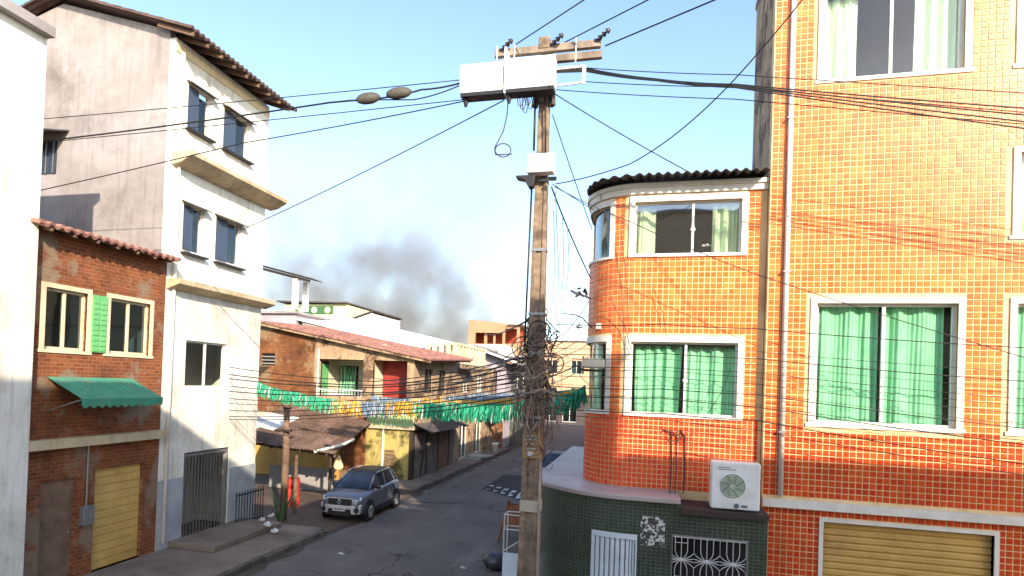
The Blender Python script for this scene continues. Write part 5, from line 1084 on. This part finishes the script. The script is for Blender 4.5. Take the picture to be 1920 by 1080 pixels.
for i in range(5):
    g = MB(); x = -2.36 + i * .045; L = .18 + .06 * (i % 3); g.tube([(x, PY_ - .33, 9.93), (x + .03, PY_ - .34, 9.93 - L), (x + .08, PY_ - .33, 9.93 - L * 1.1), (x + .12, PY_ - .32, 9.93 - L * .6), (x + .13, PY_ - .31, 9.93)], .008, 5); g.build('slack_loop', black, cb, smooth=True)
hc = thing('hanging_cable', 'loose black cable hanging from the cabinet ending in a coil', 'cable', (-2.65, PY_ - .38, 10.1))
pts = [at(953, 178, 10.75), at(951, 215, 10.75), at(944, 245, 10.75), at(934, 265, 10.75)]
c0 = at(943, 279, 10.75)
for t in range(14): a = PI * .78 + t * 2 * PI / 11; pts.append(c0 + CX * (.145 * math.cos(a)) + CY * (.13 * math.sin(a)) + FW * (.01 * t))
pts.append(at(960, 289, 10.75))
g = MB(); g.tube(pts, .010, 6); g.build('strand', black, hc, smooth=True)

# ------------------------------------------------------------------ overhead wires
def cat(a, b, sag, n=14): return [a.lerp(b, i / n) - Vector((0, 0, sag * 4 * (i / n) * (1 - i / n))) for i in range(n + 1)]
def wire(label, pts, r=.011, sag=.1, mat=None, group=None, name='overhead_wire', cat_='wire', ext=0.0):
    P = []
    if ext: pts = pts[:-1] + [pts[-2] + (pts[-1] - pts[-2]) * ext]     # runs on to the next pole, out of the picture
    for i in range(len(pts) - 1):
        q_ = cat(pts[i], pts[i + 1], sag if not isinstance(sag, (list, tuple)) else sag[i]); P += q_ if i == 0 else q_[1:]
    g_ = MB(); g_.tube(P, r, 5); return solo(g_, name, mat or black, label, cat_, group, smooth=True, fix=False)
wire('power line leaving the insulator at the cabinet end of the crossarm', [at(966, 84, 11.0), at(1330, -154, 7.5)], .011, .0, ext=2.4)
wire('power line leaving the insulator at the middle of the crossarm', [at(1058, 80, 10.9), at(1500, -146, 7.5)], .011, .0, ext=2.4)
wire('power line leaving the insulator at the free end of the crossarm', [at(1135, 86, 10.8), at(1620, -118, 7.5)], .013, .0, ext=2.4)
WEST = 'cables running from the cabinet over the white building'
wire('highest thin wire running from the cabinet past the white eaves', [at(862, 150, 11.2), at(-80, 236, 14)], .009, .03, group=WEST)
wire('thick dark cable carrying the two splice closures', [at(862, 156, 11.2), at(790, 168, 11.25), at(690, 186, 11.3), at(620, 192, 11.4), at(-80, 282, 14)], .017, [.02, .03, .0, .05], group=WEST)
wire('second cable looping below the splice closures to the cabinet', [at(862, 160, 11.2), at(775, 187, 11.25), at(715, 187, 11.3), at(655, 188, 11.35), at(610, 193, 11.4)], .012, [.03, .0, .0, .0], group=WEST)
wire('third wire below the splice closures toward the white building', [at(905, 183, 11.1), at(-80, 282, 13.5)], .009, .02, group=WEST)
wire('fourth wire descending from the pole head across the white building', [at(925, 178, 11.1), at(456, 268, 12.5), at(-80, 390, 14)], .011, [.03, .03], group=WEST)
wire('long slanting wire from the pole head down to the white wall', [at(945, 188, 11.0), onx(456, 430, -12.15)], .011, .06, group=WEST)
cl = black
for i, (uu, vv, ww_) in enumerate(((690, 185, .215), (748, 175, .23))):
    c = at(uu, vv, 11.25); e0, e1 = c - CX * ww_ - CY * .02, c + CX * ww_ + CY * .03; prof = [(0, .3), (.12, .7), (.3, .95), (.5, 1), (.7, .95), (.88, .7), (1, .3)]
    g = MB(); k = 0
    for (t, s_) in prof:
        p = e0.lerp(e1, t)
        for j in range(12): a = 2 * PI * j / 12; g.v.append(tuple(p + CY * (.105 * s_ * math.cos(a)) + FW * (.09 * s_ * math.sin(a))))
    for q_ in range(len(prof) - 1):
        for j in range(12): a = q_ * 12 + j; b = q_ * 12 + (j + 1) % 12; g.f.append((a, b, b + 12, a + 12))
    g.f.append(tuple(range(12))); g.f.append(tuple(range((len(prof) - 1) * 12, len(prof) * 12)))
    solo(g, 'splice_closure', M('grey_brown_plastic', (.085, .075, .06), (.06, .05, .04), 5, .7, bs=40, bstr=.2), ('oval grey splice closure on the cable farther from the cabinet', 'oval grey splice closure on the cable nearer the cabinet')[i], 'splice closure', 'splice closures on the thick cable', smooth=True)
EAST = 'cables running from the cabinet over the orange roof'
for i in range(4):
    wire(('thick dark cable at the top of the bundle over the orange roof', 'second cable in the bundle over the orange roof', 'third cable in the bundle over the orange roof', 'lowest cable in the bundle over the orange roof')[i], [at(1042, 130 + 2 * i, 10.9), at(1100, 128 + 2 * i, 10.8), at(1230, 148 + i, 10.2), at(1378, 158 + 2 * i, 9.6), at(1990, 200 + 14 * i, 8.6)], .012, [0, .02, .02, .06], group=EAST, ext=2.2)
wire('thin wire above the cable bundle over the orange roof', [at(1096, 127, 10.8), at(1378, 140, 9.8), at(1990, 176, 8.6)], .008, .02, group=EAST, ext=2.2)
wire('thin wire just below the cable bundle over the orange roof', [at(1096, 153, 10.8), at(1378, 163, 9.8), at(1990, 214, 8.6)], .008, .02, group=EAST, ext=2.2)
wire('lowest thin wire from the cabinet over the orange roof', [at(1040, 168, 10.9), at(1378, 186, 9.8), at(1990, 236, 8.6)], .008, .02, group=EAST, ext=2.2)
DROP = 'drop wires from the pole to the orange house'
wire('slanting drop wire from the pole head to the corrugated roof', [at(1040, 176, 10.9), ony(1300, 327, 12.0)], .010, .03, group=DROP)
wire('sagging wire rising from the terminal box over the roof', [at(1042, 345, 10.9), at(1180, 308, 10.2), at(1275, 245, 9.6), at(1362, 165, 9.0), at(1480, 30, 8.2), at(1600, -120, 7.6)], .010, [.03, .03, .02, .02, 0], group=DROP, ext=4)
wire('drop wire from the pole head down to the rounded corner', [at(1036, 215, 10.95), at(1110, 430, 12.3)], .009, .02, group=DROP)
wire('thick drop wire from the terminal box to the corner band', [at(1034, 350, 10.95), at(1070, 440, 11.6), at(1107, 520, 12.35)], .014, .02, group=DROP)
wire('thin drop wire from the terminal box to the upper corner window', [at(1036, 345, 10.95), at(1113, 393, 12.3)], .008, .01, group=DROP)
wire('thin wire from the terminal box across the upper facade window', [at(1040, 350, 10.9), at(1180, 415, 11.0), at(1420, 515, 10.4), at(1990, 690, 9)], .008, .03, group=DROP)
for i, (a, b) in enumerate((((1038, 395), (1033, 600)), ((1055, 405), (1049, 610)), ((1064, 425), (1060, 560)), ((1041, 360), (1044, 640)))):
    wire(('short thin upright wire nearest the pole shaft', 'second thin upright wire from the pole shaft', 'thin upright wire farthest from the pole shaft', 'long thin upright wire close to the pole shaft')[i], [at(*a, 11.0), at((a[0] + b[0]) / 2 + 5, (a[1] + b[1]) / 2, 11.0), at(*b, 11.0)], .007, 0, group='upright wires beside the pole')
ORD = 'first second third fourth fifth sixth seventh eighth ninth tenth eleventh twelfth thirteenth fourteenth fifteenth'.split()
FAC = 'wires strung across the orange facade'
for i in range(15):
    v0 = (600, 646, 656, 662, 678, 684, 697, 712, 716, 728, 733, 739, 752, 757, 768)[i]; v1 = v0 + 8 + 1.6 * i + random.uniform(-3, 3); vm_ = v0 + (v1 - v0) * .6 + random.uniform(-2, 3)
    wire(ORD[i] + ' wire from the top of those crossing the orange facade at window height', [at(1012, v0 + 6, 11.0), at(1240, vm_, 10.6), at(1420, v1 + 6, 10.2), at(1990, v1 + 30 + 4 * i, 9.2)], random.choice((.004, .005, .006, .0085)), [.02 + .02 * random.random(), .01, .12], group=FAC, ext=2.2)
for i, (a, b) in enumerate((((1165, 440), (1178, 650)), ((1145, 560), (1185, 660)), ((1225, 540), (1250, 632)), ((1370, 690), (1330, 772)))):
    pa, pb2 = ony(*a, 12.2), ony(*b, 12.2); wire(('long loose wire hanging on the tiles beside the upper window', 'short loose wire hanging above the lower window corner', 'short loose wire hanging mid way on the orange band', 'loose wire curling across the lower window pane')[i], [pa, pa.lerp(pb2, .5) + Vector((.05, 0, 0)), pb2], .006, .0, group='loose wires on the orange tiles')
LOW = 'wires strung across the street below eye level'
for i in range(10):
    v0 = 690 + 11 * i; v1 = 668 + 8.5 * i
    wire(ORD[i] + ' wire from the top of those strung low from white building to pole', [onx(430, v0 + random.uniform(-3, 3), -12.12), at(700, (742 + 7 * (i - 4)) + random.uniform(-2, 2), 15.5), at(990, v1, 11.0)], random.choice((.009, .012, .015)), [.06, .08], group=LOW)
FAR = 'wires running from the pole to the houses down the street'
for i, (e_, v0) in enumerate(((ony(800, 715, 27), 655), (ony(745, 720, 26.9), 672), (ony(862, 690, 34), 640), (ony(940, 655, 45), 668), (ony(930, 690, 45), 690), (at(640, 690, 29.5), 706), (at(560, 715, 29), 715), (ony(905, 620, 61), 600))):
    wire(('wire from the pole to the corner pilaster of the gable house', 'wire from the pole to the red panel', 'wire from the pole to the white roofed house', 'wire from the pole to the white rake board', 'wire from the pole to the lilac wall', 'wire from the pole to the porch of the gable house', 'wire from the pole to the brick gable wall', 'faint wire from the pole to the tan terrace house')[i], [at(992, v0, 11.0), e_], .011 if i < 7 else .02, .35, group=FAR)
COR = 'short wires between the pole and the rounded corner'
for i in range(7):
    wire(ORD[i] + ' short wire from the top between the pole and the rounded corner', [at(1015, 640 + 14 * i, 11.0), at(1060 + 4 * i, 625 + 12 * i, 11.8), ony(1104, 565 + 26 * i, 12.85)], random.choice((.007, .010, .013)), .03, group=COR)
# coils hung on the pole
for i, (uu, vv, ru, rv, r, lab) in enumerate(((1011, 627, 22, 26, .010, 'black cable coil hung highest on the pole'), (984, 652, 24, 21, .009, 'black cable coil hung on the street face of the pole'), (1041, 682, 16, 17, .010, 'brown cable coil hung on the house side of the pole'), (1000, 700, 30, 16, .007, 'flat brown cable coil at the tangle'))):
    c = at(uu, vv, 10.72); pts = [c + CX * (ru / FPX * 10.7 * math.cos(t * PI / 12)) + CY * (rv / FPX * 10.7 * math.sin(t * PI / 12) * (1 + .04 * math.sin(t))) + FW * (.012 * math.sin(t * .7)) for t in range(49)]
    g = MB(); g.tube(pts, r, 6); solo(g, 'cable_coil', black if i < 2 else cableb, lab, 'cable coil', 'coils hung on the pole', smooth=True)
tg = thing('cable_tangle', 'dense tangle of dusty brown cables wrapped round the pole', 'cable tangle', (PX_, PY_, 4.6))
def loop_pts(z, sp, zr):
    a0 = random.uniform(0, 2 * PI); N = random.randint(9, 15); out = []; rx, ry = random.uniform(.16, .16 + sp), random.uniform(.17, .17 + sp * .7); ph, tw = random.uniform(0, 6), random.uniform(.5, 1.9)
    for k_ in range(N + 1): t = k_ / N * 2 * PI * tw + a0; out.append(Vector((PX_ + rx * math.cos(t) * (1 + .25 * math.sin(3 * t + ph)), PY_ + ry * math.sin(t) - .06, z + zr * math.sin(t * 1.3 + ph) + .06 * math.sin(5 * t))))
    return out
for nm, mt_, cnt in (('dark_loops', black, 9), ('brown_loops', cableb, 22), ('tan_loops', cablet, 18)):
    g = MB()
    for i in range(cnt):
        z = random.gauss(4.95, .5); P = loop_pts(z, random.choice((.12, .2, .34)), random.uniform(.08, .45)); sh_x = random.choice((0, 0, .06, .14)); P = [q_ + Vector((sh_x, 0, 0)) for q_ in P]; Q = []
        for k_ in range(len(P) - 1): Q += [P[k_], P[k_].lerp(P[k_ + 1], .5)]
        g.tube(Q, random.choice((.004, .005, .007, .011)), 5)
    g.build(nm, mt_, tg, smooth=True, kind='stuff', fix=False)
for nm, mt_, cnt in (('hanging_strands', cableb, 26), ('pale_hanging_strands', cablet, 22)):
    g = MB()
    for i in range(cnt):
        a = random.uniform(0, 2 * PI); r = random.uniform(.2, .42); z = random.uniform(4.4, 5.0); L = random.uniform(.5, 1.25); x0, y0 = PX_ + r * math.cos(a), PY_ + r * math.sin(a) * .7 - .08; b = random.uniform(-.1, .1)
        pts = [(x0 - .12 * math.cos(a), y0, z + .1), (x0, y0, z - L * .2), (x0 + b * .5, y0, z - L * .55), (x0 + b, y0 + .02, z - L * .85), (x0 + b - .1 * math.cos(a), y0, z - L), (x0 + b - .28 * math.cos(a), y0, z - L * .9), (PX_ + .1 * math.cos(a), y0, z - L * .6)]
        g.tube(pts[:random.choice((4, 5, 7))], random.uniform(.005, .009), 5)
    g.build(nm, mt_, tg, smooth=True, kind='stuff', fix=False)
# cream box and lamp on the rounded corner
jb = thing('cream_box', 'cream metal box bracketed before the lower corner window', 'box', (-1.0, 12.1, 5.2))
g = MB(); g.box(-1.20, -.78, 12.02, 12.2, 5.17, 5.36); g.build('casing', M('cream_metal', (.66, .60, .46), (.55, .5, .38), 4, .6), jb, bevel=.02)
g = MB(); g.bar((-1.2, 12.1, 5.13), (-.86, 12.42, 5.13), .03, .05); g.bar((-1.19, 12.1, 5.05), (-1.19, 12.1, 5.4), .03, .03); g.build('bracket', darkm, jb)
lm = thing('corner_lamp', 'small dark lamp on a thin arm beside the rounded corner', 'lamp', (-1.25, 12.9, 6.3))
g = MB(); g.tube([at(1110, 615, 12.6), at(1092, 596, 12.4), at(1078, 590, 12.3), at(1056, 588, 12.2)], .013, 6); g.build('arm', darkm, lm, smooth=True)
c = at(1086, 612, 12.35); g = MB(); g.lathe(c, [(.015, .06), (.025, .02), (.08, 0), (.055, -.035), (.01, -.045)], 12); g.tube([c + Vector((0, 0, .06)), at(1088, 596, 12.38)], .008, 5); g.build('shade', greym, lm, smooth=True)
cn = thing('wire_anchor', 'dark cluster of wire clamps fixed high on the rounded corner', 'wire clamp', (-1.3, 12.9, 6.8))
for i in range(7): c = at(1076 + 4 * i, 549 + 9 * math.sin(i * 2.1), 12.5); g = MB(); g.bar(c, c + Vector((random.uniform(-.1, .1), .05, random.uniform(-.12, .12))), .05, .04); g.build('clamp', darkm, cn)
g = MB(); g.bar(at(1070, 545, 12.5), at(1108, 560, 12.7), .03, .04); g.build('bracket', darkm, cn)

# ------------------------------------------------------------------ bunting across the street
bc_ = {'green': M('green_streamer', (.02, .36, .19), (.015, .28, .14), 8, .7, bs=5, bstr=0), 'yellow': M('yellow_streamer', (.66, .40, .05), (.55, .31, .04), 8, .7, bs=5, bstr=0), 'blue': M('blue_streamer', (.10, .17, .28), (.2, .26, .34), 8, .7, bs=5, bstr=0), 'white': M('white_streamer', (.58, .58, .52), (.4, .42, .4), 8, .7, bs=5, bstr=0)}
def bunting(label, pts, segs, drop, dens, rows=1):
    t = thing('bunting_string', label, 'bunting', pts[0], 0, 'bunting strung across the street')
    P = []
    for a, b in zip(pts, pts[1:]): q_ = cat(a, b, .06, 16); P += q_ if not P else q_[1:]
    g_ = MB(); g_.tube(P, .006, 5); g_.build('cord', black, t, smooth=True)
    L = [0]
    for a, b in zip(P, P[1:]): L.append(L[-1] + (b - a).length)
    def pt_(s_):
        for i in range(len(P) - 1):
            if L[i + 1] >= s_: return P[i].lerp(P[i + 1], (s_ - L[i]) / max(L[i + 1] - L[i], 1e-6)), (P[i + 1] - P[i]).normalized()
        return P[-1], (P[-1] - P[-2]).normalized()
    MBs = {}
    for (f0, f1, colr) in segs:
        s_ = f0 * L[-1]
        while s_ < f1 * L[-1]:
            for r in range(rows):
                p, d = pt_(min(s_ + random.uniform(-.02, .02), L[-1])); w_ = random.uniform(.010, .024); h = drop * random.uniform(.35, 1.1); sd = Vector((-d.y, d.x, 0)) * random.uniform(-.10, .10); tw = random.uniform(-.9, .9)
                wd = (d * math.cos(tw) + Vector((-d.y, d.x, 0)) * math.sin(tw)) * w_; p = p + Vector((-d.y, d.x, 0)) * random.uniform(-.05, .05)
                c_ = random.choice((colr,) * (3 if colr == 'blue' else 9) + ('white',))
                if random.random() < .12: continue
                mb = MBs.setdefault(c_, MB()); k = len(mb.v); mid = p + sd * .5 - Vector((0, 0, h * .5)) + wd * random.uniform(-.6, .6); end = p + sd - Vector((0, 0, h)) + wd * random.uniform(-1.2, 1.2)
                mb.add([p - wd, p + wd, mid + wd, mid - wd, end + wd * .7, end - wd * .7], [(0, 1, 2, 3), (3, 2, 4, 5)])
            s_ += dens
    for c_, mb in MBs.items(): mb.build(c_ + '_streamers', bc_[c_], t, kind='stuff', fix=False)
bunting('nearest bunting string, green with yellow and blue stretches, to the rounded corner', [at(484, 716, 20), at(560, 736, 19), at(660, 750, 18), at(760, 752, 17.3), at(850, 757, 16.5), at(915, 760, 16), at(985, 752, 15.3), at(1040, 745, 14.6), at(1098, 722, 13.9)],
        [(0, .31, 'green'), (.29, .38, 'yellow'), (.38, .47, 'blue'), (.45, .55, 'yellow'), (.53, 1, 'green')], .42, .016, 4)
bunting('green bunting string hung just behind the nearest one', [at(640, 748, 20.5), at(760, 752, 19.5), at(850, 754, 18.7), at(920, 756, 18.2), at(985, 750, 17.6), at(1040, 742, 17), at(1096, 726, 16.4)], [(0, .18, 'yellow'), (.12, 1, 'green')], .44, .018, 4)
bunting('second bunting string, orange yellow above the green one', [at(700, 742, 27.5), at(800, 746, 26.5), at(880, 750, 25.5), at(960, 745, 24.5), at(1020, 738, 23.8), at(1092, 728, 23)], [(0, .25, 'blue'), (.2, 1, 'yellow')], .44, .020, 4)
bunting('third bunting string, blue and white behind the orange one', [at(780, 742, 33), at(860, 741, 32), at(930, 742, 31), at(1000, 738, 30), at(1092, 730, 29)], [(0, .2, 'yellow'), (.18, 1, 'blue')], .44, .020, 4)
bunting('farthest bunting string, faded blue across the distant street', [ony(840, 736, 36), ony(910, 737, 37), ony(990, 735, 38), ony(1092, 728, 39)], [(0, .8, 'blue'), (.75, 1, 'green')], .4, .028, 3)

# ------------------------------------------------------------------ things at the foot of the pole
fr2 = thing('folding_sign', 'orange brown wooden folding sign standing open in the road', 'sign', (-4.0, 18.6, 0))
ow = M('orange_brown_wood', (.26, .085, .035), (.17, .055, .025), 4, .7, bs=25, bstr=.3)
for (dy, s_) in ((-.42, 1), (.42, -1)):
    top_ = Vector((-3.75, 18.6 + dy * .08, 1.22)); x0, x1 = -4.12, -3.4
    g = MB(); g.bar((x0 - .06, 18.6 + dy, .01), (x0 + .16, 18.6 + dy * .1, 1.2), .06, .05); g.bar((x1 + .06, 18.6 + dy, .01), (x1 - .1, 18.6 + dy * .1, 1.2), .06, .05); lg = g.build('leg_frame', ow, fr2)
    g = MB(); g.hexa([(x0 + .04, 18.6 + dy * .75 - .012, .45), (x1 - .02, 18.6 + dy * .75 - .012, .45), (x1 - .02, 18.6 + dy * .75 + .012, .45), (x0 + .04, 18.6 + dy * .75 + .012, .45), (x0 + .17, 18.6 + dy * .2 - .012, 1.1), (x1 - .1, 18.6 + dy * .2 - .012, 1.1), (x1 - .1, 18.6 + dy * .2 + .012, 1.1), (x0 + .17, 18.6 + dy * .2 + .012, 1.1)]); g.build('board', ow, lg)
rk = thing('white_rack', 'white tubular rack with a pale panel beside the pole foot', 'rack', (-2.75, 13.3, .13))
wm_ = flat('rack_white', (.66, .62, .58), .5)
RX0, RX1, RY = -2.90, -2.20, 13.2
for x in (RX0, RX1):
    for y in (RY, RY + .35): g = MB(); g.tube([(x, y, .13), (x, y, 1.95)], .016, 6); g.build('upright', wm_, rk)
for z in (1.94, 1.62):
    for y in (RY, RY + .35): g = MB(); g.tube([(RX0, y, z), (RX1, y, z)], .014, 6); g.build('rail', wm_, rk)
    for x in (RX0, RX1): g = MB(); g.tube([(x, RY, z), (x, RY + .35, z)], .014, 6); g.build('rail', wm_, rk)
g = MB(); g.tube([(RX0, RY, 1.15), (RX1 - .3, RY, 1.42)], .012, 6); g.build('brace', wm_, rk)
g = MB(); g.box(RX0 - .01, RX1 + .01, RY - .025, RY - .017, .2, 1.12); g.build('panel', palew, rk)
tbg = MB(); tbg.ball((-3.62, 15.5, .22), .34, .26, .24, 14, 8)
for k_ in range(len(tbg.v)): x, y, z = tbg.v[k_]; s_ = 1 + .1 * math.sin(x * 19 + z * 23) + .06 * math.sin(y * 37 + x * 11); tbg.v[k_] = (-3.62 + (x + 3.62) * s_, 15.5 + (y - 15.5) * s_, max(.003, .22 + (z - .22) * s_))
solo(tbg, 'rubbish_bag', flat('dark_polythene', (.05, .045, .055), .35), 'dark plastic rubbish bag lying by the kerb near the pole', 'rubbish bag', smooth=True)
for i, (uu, vv) in enumerate(((868, 1066), (800, 922), (905, 905), (640, 1040))):
    r = ray(uu, vv); p = Vector((0, 0, EYE)) + r * (-EYE / r.z); g = MB(); a = random.uniform(0, 3); L = .09 + .02 * (i % 2)
    q_ = [(p.x + L * math.cos(a + t), p.y + .5 * L * math.sin(a + t), .006 + .02 * (t % 2)) for t in (0, 1.4, 3.0, 4.5)]
    g.slab([Vector(x) + Vector((0, 0, .012)) for x in q_], .01); solo(g, 'paper_scrap', litter, ('pale paper scrap on the road near the rubbish bag', 'pale paper scrap on the road past the parked car', 'pale paper scrap on the road near the speed table', 'pale paper scrap on the road by the near kerb')[i], 'litter', 'paper scraps on the road')

# ------------------------------------------------------------------ smoke
def smoke():
    puffs = [(900, 618, 7.5), (890, 590, 7.5), (868, 580, 8.5), (845, 560, 10), (815, 530, 12), (770, 505, 14), (715, 500, 15), (670, 510, 14), (640, 540, 13), (830, 610, 11), (760, 590, 15), (690, 600, 15), (600, 580, 16), (600, 480, 15), (650, 460, 11), (545, 530, 15), (860, 632, 9), (800, 640, 12), (720, 635, 14), (640, 620, 15), (575, 600, 15)]
    D = 150
    C_ = [(at(u, v, D), r * 1.0, w_) for (u, v, r), w_ in zip(puffs, (1.7, 1.6, 1.5, 1.3, 1.1, .95, .9, .8, .75, 1.4, 1.3, 1.2, 1.1, .35, .3, .75, 1.7, 1.6, 1.4, 1.3, 1.2))]
    mt = bpy.data.materials.new('smoke_volume'); mt.use_nodes = True; n = mt.node_tree; n.nodes.clear(); o = nd(n, 'ShaderNodeOutputMaterial')
    pv = nd(n, 'ShaderNodeVolumePrincipled'); pv.inputs['Color'].default_value = (.80, .755, .715, 1); pv.inputs['Anisotropy'].default_value = .1
    p = pos(n)
    wv = nd(n, 'ShaderNodeTexNoise'); wv.inputs['Scale'].default_value = .06; wv.inputs['Detail'].default_value = 3; n.links.new(p, wv.inputs['Vector'])
    sb = nd(n, 'ShaderNodeVectorMath', operation='SUBTRACT'); n.links.new(wv.outputs['Color'], sb.inputs[0]); sb.inputs[1].default_value = (.5, .5, .5)
    sc_ = nd(n, 'ShaderNodeVectorMath', operation='SCALE'); n.links.new(sb.outputs[0], sc_.inputs[0]); sc_.inputs['Scale'].default_value = 12
    ad = nd(n, 'ShaderNodeVectorMath', operation='ADD'); n.links.new(p, ad.inputs[0]); n.links.new(sc_.outputs[0], ad.inputs[1]); acc = None
    for (c_, r, w_) in C_:
        ds = nd(n, 'ShaderNodeVectorMath', operation='DISTANCE'); n.links.new(ad.outputs[0], ds.inputs[0]); ds.inputs[1].default_value = c_
        mr = nd(n, 'ShaderNodeMapRange', interpolation_type='SMOOTHSTEP'); n.links.new(ds.outputs['Value'], mr.inputs[0]); mr.inputs[1].default_value = r; mr.inputs[2].default_value = r * .1; mr.inputs[3].default_value = 0; mr.inputs[4].default_value = w_
        if acc is None: acc = mr.outputs[0]
        else:
            mx = nd(n, 'ShaderNodeMath', operation='SMOOTH_MAX'); mx.inputs[2].default_value = .3; n.links.new(acc, mx.inputs[0]); n.links.new(mr.outputs[0], mx.inputs[1]); acc = mx.outputs[0]
    nz = nd(n, 'ShaderNodeMapRange'); n.links.new(noise(n, p, .12, 8, .62), nz.inputs[0]); nz.inputs[1].default_value = .26; nz.inputs[2].default_value = .60
    ml = nd(n, 'ShaderNodeMath', operation='MULTIPLY'); n.links.new(acc, ml.inputs[0]); n.links.new(nz.outputs[0], ml.inputs[1])
    cl_ = nd(n, 'ShaderNodeMath', operation='SUBTRACT', use_clamp=False); n.links.new(ml.outputs[0], cl_.inputs[0]); cl_.inputs[1].default_value = .06
    mxx = nd(n, 'ShaderNodeMath', operation='MAXIMUM'); n.links.new(cl_.outputs[0], mxx.inputs[0]); mxx.inputs[1].default_value = 0
    m2 = nd(n, 'ShaderNodeMath', operation='MULTIPLY'); n.links.new(mxx.outputs[0], m2.inputs[0]); m2.inputs[1].default_value = .20
    n.links.new(m2.outputs[0], pv.inputs['Density']); n.links.new(pv.outputs[0], o.inputs['Volume'])
    xs = [c_.x - r for c_, r, _ in C_] + [c_.x + r for c_, r, _ in C_]; ys = [c_.y - r for c_, r, _ in C_] + [c_.y + r for c_, r, _ in C_]; zs_ = [c_.z - r for c_, r, _ in C_] + [c_.z + r for c_, r, _ in C_]
    g_ = MB(); g_.box(min(xs) - 6, max(xs) + 4, min(ys) - 4, max(ys) + 4, max(2, min(zs_) - 2), max(zs_) + 6)
    o_ = g_.build('smoke', mt); tag(o_, 'grey smoke plume drifting up behind the far rooftops', 'smoke', kind='stuff')
smoke()
